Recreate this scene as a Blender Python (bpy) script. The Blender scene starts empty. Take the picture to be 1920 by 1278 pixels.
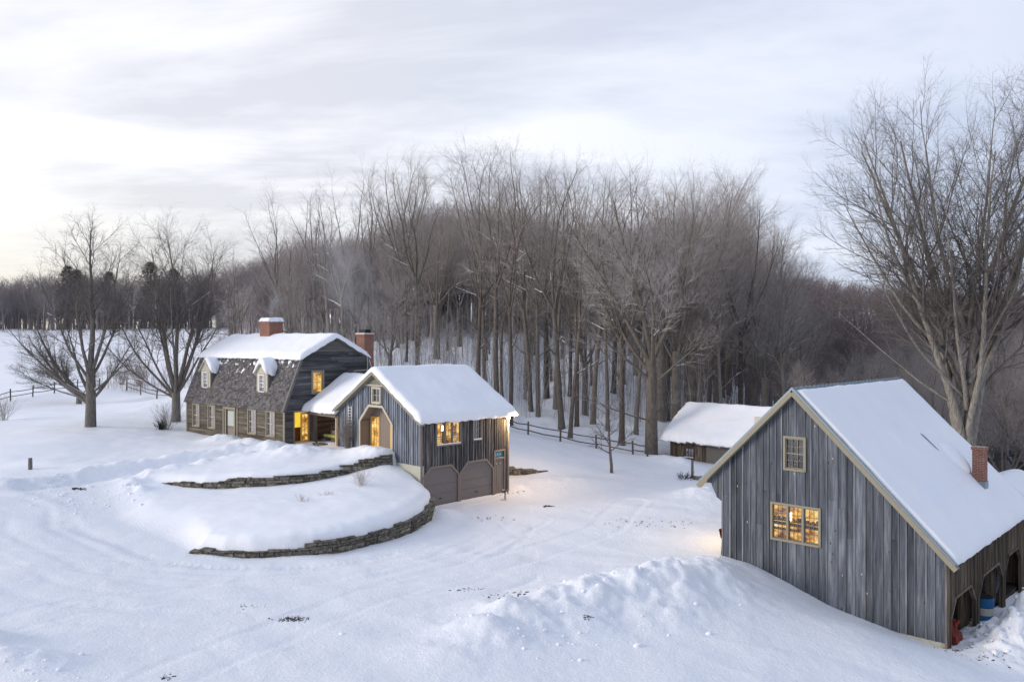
import bpy, math, random
import numpy as np
from mathutils import Vector, Matrix
R = math.radians
random.seed(7)
RNG = np.random.default_rng(11)
scene = bpy.context.scene
COL = scene.collection

# ---------------------------------------------------------------- camera
CAM_Z = 9.0
FPX = 1493.0                      # focal length in photograph pixels
cam = bpy.data.objects.new("camera", bpy.data.cameras.new("camera"))
COL.objects.link(cam)
cam.location = (0, 0, CAM_Z)
cam.rotation_euler = (R(90), 0, 0)
cam.data.sensor_width = 36
cam.data.lens = 28.0
cam.data.clip_start = 0.5
cam.data.clip_end = 3000
scene.camera = cam

# ---------------------------------------------------------------- world and sun
SUN_AZ = R(-102)                   # left of the view direction (+Y)
SUN_EL = R(15)
world = bpy.data.worlds.new("World"); scene.world = world
world.use_nodes = True
nt = world.node_tree; nt.nodes.clear()
N = nt.nodes.new; Lk = nt.links.new
out = N("ShaderNodeOutputWorld")
bg_sky = N("ShaderNodeBackground"); bg_cl = N("ShaderNodeBackground"); mixs = N("ShaderNodeMixShader")
sky = N("ShaderNodeTexSky"); sky.sky_type = 'NISHITA'; sky.sun_disc = False
sky.sun_elevation = SUN_EL; sky.sun_rotation = SUN_AZ
sky.air_density = 1.0; sky.dust_density = 1.0
Lk(sky.outputs[0], bg_sky.inputs[0]); bg_sky.inputs[1].default_value = 0.11
tc = N("ShaderNodeTexCoord"); sep = N("ShaderNodeSeparateXYZ"); Lk(tc.outputs['Generated'], sep.inputs[0])
def mth(op, a, b=None, c=None, clamp=False):
    n = N("ShaderNodeMath"); n.operation = op; n.use_clamp = clamp
    for i, v in enumerate((a, b, c)):
        if v is None: continue
        if isinstance(v, (int, float)): n.inputs[i].default_value = v
        else: Lk(v, n.inputs[i])
    return n.outputs[0]
zc = mth('MAXIMUM', sep.outputs[2], 0.0)
den = mth('ADD', zc, 0.16)
u_ = mth('DIVIDE', sep.outputs[0], den); v_ = mth('DIVIDE', sep.outputs[1], den)
cmb = N("ShaderNodeCombineXYZ"); Lk(u_, cmb.inputs[0]); Lk(v_, cmb.inputs[1])
mp = N("ShaderNodeMapping"); mp.inputs['Rotation'].default_value = (0, 0, R(-25)); mp.inputs['Scale'].default_value = (0.45, 0.9, 1)
mp.inputs['Location'].default_value = (0.3, 8.2, 0)
Lk(cmb.outputs[0], mp.inputs[0])
nz = N("ShaderNodeTexNoise"); nz.inputs['Scale'].default_value = 1.3; nz.inputs['Detail'].default_value = 6
nz.inputs['Roughness'].default_value = 0.57; nz.inputs['Distortion'].default_value = 0.35
Lk(mp.outputs[0], nz.inputs['Vector'])
cr = N("ShaderNodeValToRGB"); Lk(nz.outputs[0], cr.inputs[0])
e = cr.color_ramp.elements
e[0].position = 0.405; e[0].color = (0.62, 0.635, 0.71, 1)
e[1].position = 0.56; e[1].color = (0.93, 0.925, 0.95, 1)
x_ = cr.color_ramp.elements.new(0.48); x_.color = (0.77, 0.78, 0.84, 1)
# warm, brighter towards the sunset at the left, bluer to the right and overhead
nrm = N("ShaderNodeVectorMath"); nrm.operation = 'DOT_PRODUCT'; Lk(tc.outputs['Generated'], nrm.inputs[0])
az = R(-40); nrm.inputs[1].default_value = (math.sin(az) * 0.985, math.cos(az) * 0.985, 0.12)
glow = mth('POWER', mth('MAXIMUM', nrm.outputs['Value'], 0.0), 5.0)
low = mth('SUBTRACT', 1.0, mth('MULTIPLY', zc, 3.4), None, True)
warm = mth('MULTIPLY', mth('POWER', mth('MAXIMUM', nrm.outputs['Value'], 0.0), 9.0), mth('MULTIPLY', low, low))
def mixc(f, a, b, mode='MIX'):
    n = N("ShaderNodeMix"); n.data_type = 'RGBA'; n.blend_type = mode
    if isinstance(f, (int, float)): n.inputs[0].default_value = f
    else: Lk(f, n.inputs[0])
    for i, v in ((6, a), (7, b)):
        if isinstance(v, tuple): n.inputs[i].default_value = v
        else: Lk(v, n.inputs[i])
    return n.outputs[2]
c1 = mixc(mth('MULTIPLY', glow, 0.12), cr.outputs[0], (1.02, 1.0, 0.96, 1))
c2 = mixc(mth('MULTIPLY', warm, 0.95, None, True), c1, (0.745, 0.665, 0.50, 1))
ndr = N("ShaderNodeVectorMath"); ndr.operation = 'DOT_PRODUCT'; Lk(tc.outputs['Generated'], ndr.inputs[0])
ndr.inputs[1].default_value = (0.9, 0.2, 0.0)
blu = mth('MULTIPLY', mth('MAXIMUM', ndr.outputs['Value'], 0.0), 0.95, None, True)
c3 = mixc(blu, c2, (0.52, 0.61, 0.82, 1))
zen = mth('MULTIPLY', mth('SUBTRACT', zc, 0.42), 1.6, None, True)
c4 = mixc(zen, c3, (0.60, 0.72, 0.99, 1))
Lk(c4, bg_cl.inputs[0])
nd2 = N("ShaderNodeVectorMath"); nd2.operation = 'DOT_PRODUCT'; Lk(tc.outputs['Generated'], nd2.inputs[0]); nd2.inputs[1].default_value = (-0.80, 0.55, 0.1)
Lk(mth('ADD', mth('MULTIPLY', mth('MAXIMUM', sep.outputs[1], 0.0), 0.20), mth('ADD', mth('MULTIPLY', nd2.outputs['Value'], 0.13), 0.92)), bg_cl.inputs[1])
mixs.inputs[0].default_value = 0.88
Lk(bg_sky.outputs[0], mixs.inputs[1]); Lk(bg_cl.outputs[0], mixs.inputs[2]); Lk(mixs.outputs[0], out.inputs[0])

sun = bpy.data.objects.new("sun", bpy.data.lights.new("sun", 'SUN')); COL.objects.link(sun)
sun.data.energy = 2.15; sun.data.angle = R(20); sun.data.color = (1.0, 0.88, 0.76)
sd_ = Vector((math.sin(SUN_AZ) * math.cos(SUN_EL), math.cos(SUN_AZ) * math.cos(SUN_EL), math.sin(SUN_EL)))
sun.rotation_euler = sd_.to_track_quat('Z', 'Y').to_euler()
scene.view_settings.view_transform = 'Standard'; scene.view_settings.look = 'None'
scene.view_settings.exposure = 0.13; scene.view_settings.gamma = 1.0
scene.render.engine = 'CYCLES'
scene.cycles.max_bounces = 6; scene.cycles.diffuse_bounces = 4; scene.cycles.glossy_bounces = 2
scene.cycles.transparent_max_bounces = 12; scene.cycles.use_denoising = True; scene.cycles.denoiser = 'OPENIMAGEDENOISE'; scene.cycles.denoising_prefilter = 'ACCURATE'; scene.cycles.denoising_input_passes = 'RGB_ALBEDO_NORMAL'
scene.cycles.sample_clamp_indirect = 4

# ---------------------------------------------------------------- noise
_perm = np.random.default_rng(3).permutation(512)
def _h(ix, iy): return _perm[(_perm[ix & 511] + iy) & 511]
def perlin(x, y):
    x = np.asarray(x, float); y = np.asarray(y, float)
    xi = np.floor(x).astype(int); yi = np.floor(y).astype(int); xf = x - xi; yf = y - yi
    u = xf * xf * xf * (xf * (xf * 6 - 15) + 10); v = yf * yf * yf * (yf * (yf * 6 - 15) + 10)
    def g(ix, iy, dx, dy):
        a = _h(ix, iy) * (2 * math.pi / 512); return np.cos(a) * dx + np.sin(a) * dy
    n0 = g(xi, yi, xf, yf) * (1 - u) + g(xi + 1, yi, xf - 1, yf) * u
    n1 = g(xi, yi + 1, xf, yf - 1) * (1 - u) + g(xi + 1, yi + 1, xf - 1, yf - 1) * u
    return (n0 * (1 - v) + n1 * v) * 1.5
def fbm(x, y, o=4, g=0.5):
    s = 0; a = 1; f = 1
    for i in range(o):
        s = s + a * perlin(x * f + 17.3 * i, y * f - 9.1 * i); a *= g; f *= 2.03
    return s
def sstep(t): t = np.clip(t, 0, 1); return t * t * (3 - 2 * t)

# ---------------------------------------------------------------- mesh helpers
class MB:
    def __init__(s): s.v = []; s.f = []; s.r = []
    def add(s, vs, fs, r=None):
        if r is None: r = random.random()
        b = len(s.v); s.v += [tuple(p) for p in vs]
        for f in fs: s.f.append(tuple(b + i for i in f)); s.r.append(r)
        return s
    def hexa(s, p, r=None):      # 8 points: bottom 0-3, top 4-7
        return s.add(p, [(3, 2, 1, 0), (4, 5, 6, 7), (0, 1, 5, 4), (1, 2, 6, 5), (2, 3, 7, 6), (3, 0, 4, 7)], r)
    def box(s, x0, x1, y0, y1, z0, z1, r=None):
        return s.hexa([(x0, y0, z0), (x1, y0, z0), (x1, y1, z0), (x0, y1, z0), (x0, y0, z1), (x1, y0, z1), (x1, y1, z1), (x0, y1, z1)], r)
    def fbox(s, F, a0, a1, z0, z1, d0, d1, r=None):      # box in a wall frame
        return s.hexa([F(a0, z0, d0), F(a1, z0, d0), F(a1, z0, d1), F(a0, z0, d1), F(a0, z1, d0), F(a1, z1, d0), F(a1, z1, d1), F(a0, z1, d1)], r)
    def fquad(s, F, pts, d0, d1, r=None):                # prism of 4 (a,z) points
        return s.hexa([F(a, z, d0) for a, z in pts] + [F(a, z, d1) for a, z in pts], r)
    def prism(s, F, pts, d0, d1, r=None):
        n = len(pts); vs = [F(a, z, d0) for a, z in pts] + [F(a, z, d1) for a, z in pts]
        fs = [tuple(range(n - 1, -1, -1)), tuple(range(n, 2 * n))] + [(i, (i + 1) % n, n + (i + 1) % n, n + i) for i in range(n)]
        return s.add(vs, fs, r)
    def bar(s, F, p, q, w, d0, d1, r=None):              # straight board between two (a,z) points
        dx = q[0] - p[0]; dz = q[1] - p[1]; l = math.hypot(dx, dz) or 1; nx = -dz / l * w / 2; nz_ = dx / l * w / 2
        return s.fquad(F, [(p[0] + nx, p[1] + nz_), (q[0] + nx, q[1] + nz_), (q[0] - nx, q[1] - nz_), (p[0] - nx, p[1] - nz_)], d0, d1, r)
    def tube(s, pts, rad, n=6, r=None, caps=True):
        pts = [Vector(p) for p in pts]; m = len(pts)
        if isinstance(rad, (int, float)): rad = [rad] * m
        vs = []; fs = []; ref = None
        for i, p in enumerate(pts):
            t = (pts[min(i + 1, m - 1)] - pts[max(i - 1, 0)]).normalized()
            if ref is None: ref = Vector((1, 0, 0)) if abs(t.x) < .8 else Vector((0, 1, 0))
            a = (ref - t * ref.dot(t)).normalized(); ref = a; b = t.cross(a)
            for k in range(n):
                an = 2 * math.pi * k / n; vs.append(p + (a * math.cos(an) + b * math.sin(an)) * rad[i])
        for i in range(m - 1):
            for k in range(n):
                k2 = (k + 1) % n; fs.append((i * n + k, i * n + k2, (i + 1) * n + k2, (i + 1) * n + k))
        if caps: fs.append(tuple(range(n - 1, -1, -1))); fs.append(tuple((m - 1) * n + k for k in range(n)))
        return s.add(vs, fs, r)
    def build(s, name, mat, parent=None, smooth=False):
        me = bpy.data.meshes.new(name); me.from_pydata(s.v, [], s.f)
        at = me.attributes.new("rnd", 'FLOAT', 'FACE'); at.data.foreach_set("value", s.r)
        if smooth: me.polygons.foreach_set("use_smooth", [True] * len(me.polygons))
        me.materials.append(mat); me.update()
        o = bpy.data.objects.new(name, me); COL.objects.link(o)
        if parent: o.parent = parent
        return o
def npmesh(name, V, Fq, mat, parent=None, smooth=True, tri=None, attrs=None):
    me = bpy.data.meshes.new(name); V = np.asarray(V, np.float32); Fq = np.asarray(Fq, np.int32)
    k = Fq.shape[1]; me.vertices.add(len(V)); me.vertices.foreach_set("co", V.ravel())
    me.loops.add(Fq.size); me.loops.foreach_set("vertex_index", Fq.ravel())
    me.polygons.add(len(Fq)); me.polygons.foreach_set("loop_start", np.arange(0, Fq.size, k, dtype=np.int32))
    try: me.polygons.foreach_set("loop_total", np.full(len(Fq), k, dtype=np.int32))
    except Exception: pass
    if smooth: me.polygons.foreach_set("use_smooth", np.ones(len(Fq), dtype=bool))
    for an, av in (attrs or {}).items():
        at = me.attributes.new(an, 'FLOAT', 'POINT'); at.data.foreach_set("value", np.asarray(av, np.float32))
    me.materials.append(mat); me.update(); me.validate()
    o = bpy.data.objects.new(name, me); COL.objects.link(o)
    if parent: o.parent = parent
    return o
def empty(name, loc=(0, 0, 0), rz=0.0):
    o = bpy.data.objects.new(name, None); COL.objects.link(o); o.location = loc; o.rotation_euler = (0, 0, rz)
    o.empty_display_size = .3; return o
def tag(o, label=None, cat=None, group=None, kind=None):
    if label: o["label"] = label
    if cat: o["category"] = cat
    if group: o["group"] = group
    if kind: o["kind"] = kind
    return o

# ---------------------------------------------------------------- materials
class Mat:
    def __init__(s, name, rough=0.8, spec=0.3):
        s.m = bpy.data.materials.new(name); s.m.use_nodes = True; s.t = s.m.node_tree
        s.b = s.t.nodes["Principled BSDF"]; s.b.inputs['Roughness'].default_value = rough
        s.b.inputs['Specular IOR Level'].default_value = spec; s._c = None
    def n(s, ty, **kw):
        n = s.t.nodes.new(ty)
        for k, v in kw.items(): setattr(n, k, v)
        return n
    def l(s, a, b): s.t.links.new(a, b)
    def co(s):
        if s._c is None: s._c = s.n("ShaderNodeTexCoord").outputs['Object']
        return s._c
    def sc(s, scale, loc=(0, 0, 0), src=None):
        m = s.n("ShaderNodeMapping"); m.inputs['Scale'].default_value = scale; m.inputs['Location'].default_value = loc
        s.l(src or s.co(), m.inputs[0]); return m.outputs[0]
    def noise(s, scale, detail=4, rough=.5, vec=None, dist=0):
        n = s.n("ShaderNodeTexNoise"); n.inputs['Scale'].default_value = scale; n.inputs['Detail'].default_value = detail
        n.inputs['Roughness'].default_value = rough; n.inputs['Distortion'].default_value = dist; s.l(vec or s.co(), n.inputs['Vector']); return n.outputs[0]
    def vor(s, scale, vec=None, feat='F1'):
        n = s.n("ShaderNodeTexVoronoi"); n.feature = feat; n.inputs['Scale'].default_value = scale; s.l(vec or s.co(), n.inputs['Vector']); return n.outputs[0]
    def ramp(s, f, stops):
        r = s.n("ShaderNodeValToRGB"); s.l(f, r.inputs[0]); el = r.color_ramp.elements
        el[0].position, el[1].position = stops[0][0], stops[-1][0]; el[0].color = (*stops[0][1], 1); el[1].color = (*stops[-1][1], 1)
        for p, c in stops[1:-1]: x = el.new(p); x.color = (*c, 1)
        return r.outputs[0]
    def mix(s, f, a, b, mode='MIX'):
        n = s.n("ShaderNodeMix", data_type='RGBA', blend_type=mode)
        for i, v in ((0, f), (6, a), (7, b)):
            if isinstance(v, (int, float)): n.inputs[i].default_value = v
            elif isinstance(v, tuple): n.inputs[i].default_value = (*v, 1)
            else: s.l(v, n.inputs[i])
        return n.outputs[2]
    def mth(s, op, a, b=None, clamp=False):
        n = s.n("ShaderNodeMath", operation=op, use_clamp=clamp)
        for i, v in enumerate((a, b)):
            if v is None: continue
            if isinstance(v, (int, float)): n.inputs[i].default_value = v
            else: s.l(v, n.inputs[i])
        return n.outputs[0]
    def rnd(s): return s.n("ShaderNodeAttribute", attribute_name="rnd").outputs['Fac']
    def mulval(s, col, f, lo, hi):
        m = s.n("ShaderNodeMapRange"); m.inputs['To Min'].default_value = lo; m.inputs['To Max'].default_value = hi; s.l(f, m.inputs[0])
        h = s.n("ShaderNodeHueSaturation"); s.l(m.outputs[0], h.inputs['Value'])
        if isinstance(col, tuple): h.inputs['Color'].default_value = (*col, 1)
        else: s.l(col, h.inputs['Color'])
        return h.outputs[0]
    def base(s, c):
        if isinstance(c, tuple): s.b.inputs['Base Color'].default_value = (*c, 1)
        else: s.l(c, s.b.inputs['Base Color'])
        return s
    def bump(s, h, dist=.01, strength=1.0, prev=None):
        b = s.n("ShaderNodeBump"); b.inputs['Distance'].default_value = dist; b.inputs['Strength'].default_value = strength; s.l(h, b.inputs['Height'])
        if prev: s.l(prev, b.inputs['Normal'])
        s.l(b.outputs[0], s.b.inputs['Normal']); return b.outputs[0]

def wood(name, dark, mid, light, vertical=True, contrast=1.0, knots=True, streak=7.0, low_dark=None):
    m = Mat(name, .85, .2)
    sx = (streak, streak, .55) if vertical else (.5, .5, streak * 2.2)
    off = m.n('ShaderNodeVectorMath', operation='ADD'); cx_ = m.n('ShaderNodeCombineXYZ'); rm = m.mth('MULTIPLY', m.rnd(), 37.0)
    for k in range(3): m.l(rm, cx_.inputs[k])
    m.l(m.co(), off.inputs[0]); m.l(cx_.outputs[0], off.inputs[1]); src = off.outputs[0]
    big = m.noise(1.0, 5, .62, m.sc(sx, src=src))
    fine = m.noise(1.0, 3, .6, m.sc((42, 42, 1.6) if vertical else (1.6, 1.6, 70), src=src))
    f = m.mth('ADD', m.mth('MULTIPLY', big, .65), m.mth('MULTIPLY', fine, .35))
    c = m.ramp(f, [(.33, dark), (.5, mid), (.68, light)])
    c = m.mulval(c, m.rnd(), .62, 1.4)
    if knots:
        sn = m.noise(1.0, 4, .6, m.sc((5.5, 5.5, 4.2), (3, 7, 1))); c = m.mix(m.mth('GREATER_THAN', sn, .745), c, (.68, .70, .74))
        v = m.vor(1.0, m.sc((4.2, 4.2, 1.5))); k = m.ramp(v, [(.0, (1, 1, 1)), (.075, (1, 1, 1)), (.1, (0, 0, 0))])
        c = m.mix(k, c, (.05, .035, .03))
        v2 = m.vor(1.0, m.sc((2.9, 2.9, 1.3), (5, 3, 2))); k2 = m.ramp(v2, [(.0, (1, 1, 1)), (.045, (1, 1, 1)), (.06, (0, 0, 0))])
        c = m.mix(k2, c, (.55, .42, .34))
    big2 = m.noise(.5, 3, .5)
    c = m.mulval(c, big2, .75, 1.25)
    m.base(c); m.bump(f, .006); return m.m
M = {}
M['barnwood'] = wood('weathered_barn_boards', (.036, .041, .052), (.086, .098, .121), (.172, .19, .218))
M['batten'] = wood('weathered_battens', (.07, .078, .09), (.135, .148, .17), (.25, .26, .28), knots=False)
M['barnside'] = wood('brown_barn_side', (.05, .04, .034), (.13, .105, .082), (.30, .26, .21), knots=False, streak=9)
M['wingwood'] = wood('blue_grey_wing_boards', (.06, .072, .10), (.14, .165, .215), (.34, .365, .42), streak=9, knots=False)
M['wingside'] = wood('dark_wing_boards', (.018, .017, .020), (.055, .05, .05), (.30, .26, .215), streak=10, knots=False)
M['shedwood'] = wood('dark_shed_boards', (.03, .026, .022), (.08, .065, .052), (.26, .22, .18), streak=8, knots=False)
M['clap'] = wood('dark_clapboard', (.038, .038, .044), (.075, .075, .083), (.17, .168, .175), vertical=False, knots=False, streak=3)
M['clapfront'] = wood('brown_clapboard', (.045, .038, .032), (.105, .092, .076), (.235, .21, .175), vertical=False, knots=False, streak=3)
M['oldpost'] = wood('grey_fence_wood', (.05, .045, .042), (.11, .10, .095), (.22, .21, .20), knots=False)
M['interiorwood'] = wood('warm_interior_wood', (.10, .05, .02), (.22, .12, .05), (.36, .2, .09), knots=False)
def flat(name, c, rough=.7, spec=.3, var=.15, sc=6, metal=0):
    m = Mat(name, rough, spec); m.base(m.mulval(c, m.noise(sc, 5, .6), 1 - var, 1 + var)); m.b.inputs['Metallic'].default_value = metal
    m.bump(m.noise(sc * 6, 3), .003); return m.m
M['tan'] = flat('tan_trim_paint', (.25, .232, .178))
M['taupe'] = flat('taupe_trim_paint', (.23, .19, .165))
M['cream'] = flat('cream_trim_paint', (.46, .43, .345))
M['garage'] = flat('taupe_garage_door', (.185, .162, .157), .6)
M['darktrim'] = flat('dark_grey_trim', (.16, .15, .145))
M['white'] = flat('white_painted_wood', (.72, .72, .7))
M['gold'] = flat('pine_and_warm_lit_trim', (.62, .40, .15), .5)
M['concrete'] = flat('concrete_foundation', (.42, .42, .36), .9, .2, .25)
M['metal'] = flat('blue_grey_metal_roof', (.20, .26, .31), .45, .5, .12, 3, .3)
M['darkroof'] = flat('dark_roof_edge', (.10, .10, .11))
M['black'] = flat('black_metal', (.015, .016, .02), .6)
M['dark'] = flat('dark_interior', (.025, .022, .02), .95, .05)
M['red'] = flat('faded_red_paint', (.19, .028, .02), .6)
M['blue'] = flat('blue_plastic', (.02, .14, .33), .5)
M['stripe'] = flat('pale_plastic', (.55, .52, .45), .5)
M['green'] = flat('yellow_green_cushion', (.45, .52, .10), .9)
M['orange'] = flat('terracotta', (.55, .16, .06), .8)
M['debris'] = flat('dead_grass_and_grit', (.07, .06, .05), 1, .05, .4, 20)
M['rubber'] = flat('black_rubber', (.02, .02, .02), .8)

def snow_mat(name, drive=False):
    m = Mat(name, .55, .25)
    c = m.ramp(m.noise(.6, 4), [(.3, (.815, .85, .915)), (.7, (.87, .885, .925))])
    n1 = m.noise(3.0, 5, .6); n2 = m.noise(26, 4, .65)
    if drive:
        at = m.n("ShaderNodeAttribute", attribute_name="drive").outputs['Fac']
        # packed, slightly greyer snow with small flecks of grit where the plough scraped it
        c = m.mix(m.mth('MULTIPLY', at, .35), c, (.75, .785, .85))
        v = m.noise(1.0, 6, .72, m.sc((5.0, 11.0, 1))); big = m.noise(.35, 3, .5, m.sc((1, 1.6, 1), (4, 8, 0)))
        fl = m.mth('MULTIPLY', m.mth('GREATER_THAN', v, .71), m.mth('GREATER_THAN', big, .54))
        c = m.mix(m.mth('MULTIPLY', m.mth('MULTIPLY', fl, at), .8), c, (.16, .15, .16))
        nf = m.mth('MULTIPLY', m.noise(9.0, 4, .7), m.mth('ADD', m.mth('MULTIPLY', at, 1.6), .15))
        b0 = m.bump(nf, .026); m.bump(n2, .012, 1.0, b0)
    else:
        b0 = m.bump(n1, .02); m.bump(n2, .003, 1.0, b0)
    m.base(c); return m.m
M['ground'] = snow_mat('snow_cover', True)
M['snow'] = snow_mat('roof_snow')

def brick_mat():
    m = Mat('red_brick', .85, .2)
    sx = m.n("ShaderNodeSeparateXYZ"); m.l(m.co(), sx.inputs[0])
    cb = m.n("ShaderNodeCombineXYZ"); m.l(m.mth('ADD', sx.outputs[0], sx.outputs[1]), cb.inputs[0]); m.l(sx.outputs[2], cb.inputs[1])
    b = m.n("ShaderNodeTexBrick"); m.l(cb.outputs[0], b.inputs['Vector']); b.inputs['Scale'].default_value = 1
    b.inputs['Brick Width'].default_value = .22; b.inputs['Row Height'].default_value = .075; b.inputs['Mortar Size'].default_value = .009
    b.inputs['Color1'].default_value = (.26, .095, .06, 1); b.inputs['Color2'].default_value = (.165, .06, .042, 1); b.inputs['Mortar'].default_value = (.33, .27, .23, 1)
    c = m.mulval(b.outputs[0], m.noise(5, 4), .7, 1.35); m.base(c); m.bump(b.outputs[1], .006, -1.0); return m.m
M['brick'] = brick_mat()
def stone_mat():
    m = Mat('dry_laid_stone', .9, .15); n = m.noise(7, 6, .65)
    c = m.ramp(n, [(.3, (.035, .033, .029)), (.5, (.13, .12, .10)), (.7, (.27, .25, .215))]); c = m.mulval(c, m.rnd(), .6, 1.5)
    m.base(c); m.bump(n, .03); return m.m
M['stone'] = stone_mat()
def shingle_mat():
    m = Mat('weathered_shingles', .9, .15)
    g = m.noise(1, 4, .6, m.sc((30, 6, 6)))
    c = m.ramp(g, [(.3, (.055, .053, .057)), (.7, (.20, .192, .197))]); c = m.mulval(c, m.rnd(), .6, 1.45)
    sp = m.noise(2.2, 5, .62); sx = m.n("ShaderNodeSeparateXYZ"); m.l(m.co(), sx.inputs[0])
    hh = m.mth('MULTIPLY', m.mth('SUBTRACT', sx.outputs[2], 6.5), .13)     # old snow clings near the break
    f = m.mth('GREATER_THAN', m.mth('ADD', sp, m.mth('MINIMUM', m.mth('MAXIMUM', hh, -.03), .125)), .715)
    c = m.mix(f, c, (.84, .87, .93)); m.base(c); m.bump(g, .004); return m.m
M['shingle'] = shingle_mat()
def bark(name, c0, c1, snow=True, sc=1.0):
    m = Mat(name, .95, .1); n = m.noise(1, 5, .65, m.sc((14 * sc, 14 * sc, 2.2 * sc)))
    c = m.ramp(n, [(.3, c0), (.7, c1)])
    oi = m.n("ShaderNodeObjectInfo").outputs['Random']; c = m.mulval(c, oi, .8, 1.25)
    if snow:
        g = m.n("ShaderNodeNewGeometry"); s_ = m.n("ShaderNodeSeparateXYZ"); m.l(g.outputs['Normal'], s_.inputs[0])
        f = m.mth('ADD', s_.outputs[2], m.mth('MULTIPLY', m.mth('SUBTRACT', m.noise(1.1, 3), .5), 1.3))
        f = m.mth('GREATER_THAN', f, .86); c = m.mix(f, c, (.82, .85, .92))
    m.base(c)
    if snow: m.bump(n, .03)
    return m.m
M['bark'] = bark('maple_bark', (.085, .077, .07), (.25, .23, .21))
M['palebark'] = bark('pale_maple_bark', (.09, .082, .074), (.30, .28, .255))
M['darkbark'] = bark('dark_bark', (.06, .052, .046), (.18, .158, .14))
M['twig'] = bark('maple_twigs', (.26, .243, .236), (.47, .445, .432), False)
M['twigred'] = bark('reddish_twigs', (.27, .235, .218), (.46, .41, .385), False)
M['darkfar'] = bark('dark_hill_twigs', (.13, .105, .11), (.21, .175, .18), False)
M['solotwig'] = bark('solitary_tree_twigs', (.085, .077, .073), (.18, .163, .155), False)
M['farwood'] = bark('distant_twigs', (.25, .225, .235), (.36, .33, .34), False)
M['birch'] = bark('birch_bark', (.42, .41, .39), (.62, .61, .58), False)
M['needles'] = bark('conifer_needles', (.03, .036, .03), (.075, .08, .062), False)

def emis(name, stops, strength, sc=(2.2, 2.2, 3.5), det=5):
    m = Mat(name, .8, .1); v = m.noise(1, det, .65, m.sc(sc)); c = m.ramp(v, stops)
    m.base((.1, .06, .03)); m.l(c, m.b.inputs['Emission Color']); m.b.inputs['Emission Strength'].default_value = strength; return m.m
GOLD = [(.36, (.13, .04, .01)), (.43, (.50, .21, .035)), (.52, (.88, .50, .09)), (.66, (1.1, .88, .38))]
M['lit'] = emis('lamplit_room', GOLD, .95, (1.8, 1.8, 2.6), 3)
M['lityellow'] = emis('lamplit_yellow_wall', [(.3, (.75, .45, .02)), (.7, (.95, .68, .08))], 1.0, (1, 1, 1), 2)
M['bulb'] = emis('glowing_bulb', [(.3, (1, .85, .5)), (.7, (1, .9, .6))], 14)
def glass_mat(name, refl, tint=(1, 1, 1)):
    m = bpy.data.materials.new(name); m.use_nodes = True; t = m.node_tree; t.nodes.clear()
    o = t.nodes.new("ShaderNodeOutputMaterial"); a = t.nodes.new("ShaderNodeBsdfTransparent"); g = t.nodes.new("ShaderNodeBsdfGlossy"); x = t.nodes.new("ShaderNodeMixShader")
    a.inputs[0].default_value = (*tint, 1); g.inputs['Roughness'].default_value = .04; x.inputs[0].default_value = refl
    t.links.new(a.outputs[0], x.inputs[1]); t.links.new(g.outputs[0], x.inputs[2]); t.links.new(x.outputs[0], o.inputs[0]); return m
M['glass'] = glass_mat('window_glass', .16); M['glassdark'] = glass_mat('reflecting_glass', .38)
M['curtain'] = flat('white_curtain', (.55, .50, .53), .9, .1, .10, 2)
# ================================================================ terrain
def tps(pts, lam=0.02):
    P = np.array(pts, float); n = len(P); xy = P[:, :2] / 50.0; z = P[:, 2]
    def K(a, b):
        d2 = ((a[:, None, :] - b[None]) ** 2).sum(-1); return 0.5 * d2 * np.log(d2 + 1e-12)
    A = np.zeros((n + 3, n + 3)); A[:n, :n] = K(xy, xy) + np.eye(n) * lam * 1e-3; Q = np.c_[np.ones(n), xy]; A[:n, n:] = Q; A[n:, :n] = Q.T
    w = np.linalg.solve(A, np.r_[z, 0, 0, 0])
    def f(x, y):
        x = np.asarray(x, float); sh = x.shape; q = np.c_[x.ravel(), np.asarray(y, float).ravel()] / 50.0; o = np.empty(len(q))
        for i in range(0, len(q), 40000):
            c = q[i:i + 40000]; o[i:i + 40000] = K(c, xy) @ w[:n] + w[n] + c @ w[n + 1:]
        return o.reshape(sh)
    return f
FAR = [(-29.6, 56, 2.9), (-26, 62, 3.0), (-53, 85, 2.6), (-49, 93, 3.5), (-40, 93, 3.2), (-34, 80, 3.2), (-60, 95, 3.6), (-60, 130, 7.4), (-80, 168, 11.5),
       (-56, 150, 10.4), (-120, 170, 11.6), (-90, 220, 9.5), (-160, 250, 9), (-40, 48, 2.2), (-50, 60, 2.2), (-45, 70, 2.5), (-90, 90, 3), (-90, 130, 7),
       (-10, 66, 3.6), (-20, 72, 4.2), (-5, 78, 5), (-25, 90, 7), (-35, 120, 9), (-10, 100, 8.2),
       (10, 66, 1.6), (3.5, 66, 2.0), (10, 75, 3.0), (10, 90, 6.5), (12, 115, 9.4), (12, 160, 11.5), (-20, 160, 11.5), (-60, 260, 12), (0, 300, 15),
       (28, 75, -1), (30, 95, 1), (40, 130, 3), (40, 170, 9), (30, 220, 19), (24, 62, -.8), (30, 56, -3.5), (42, 60, -8), (48, 85, -11), (60, 120, -11), (90, 180, -4), (60, 200, 5),
       (110, 260, 14), (70, 300, 26), (160, 300, 14), (200, 200, 0), (80, 60, -12), (60, 35, -7), (30, 42, -3.6), (130, 100, -10),
       (9.7, 58, .75), (5, 60, 1.45), (2, 63, 1.7), (15, 57, .3)]
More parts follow.
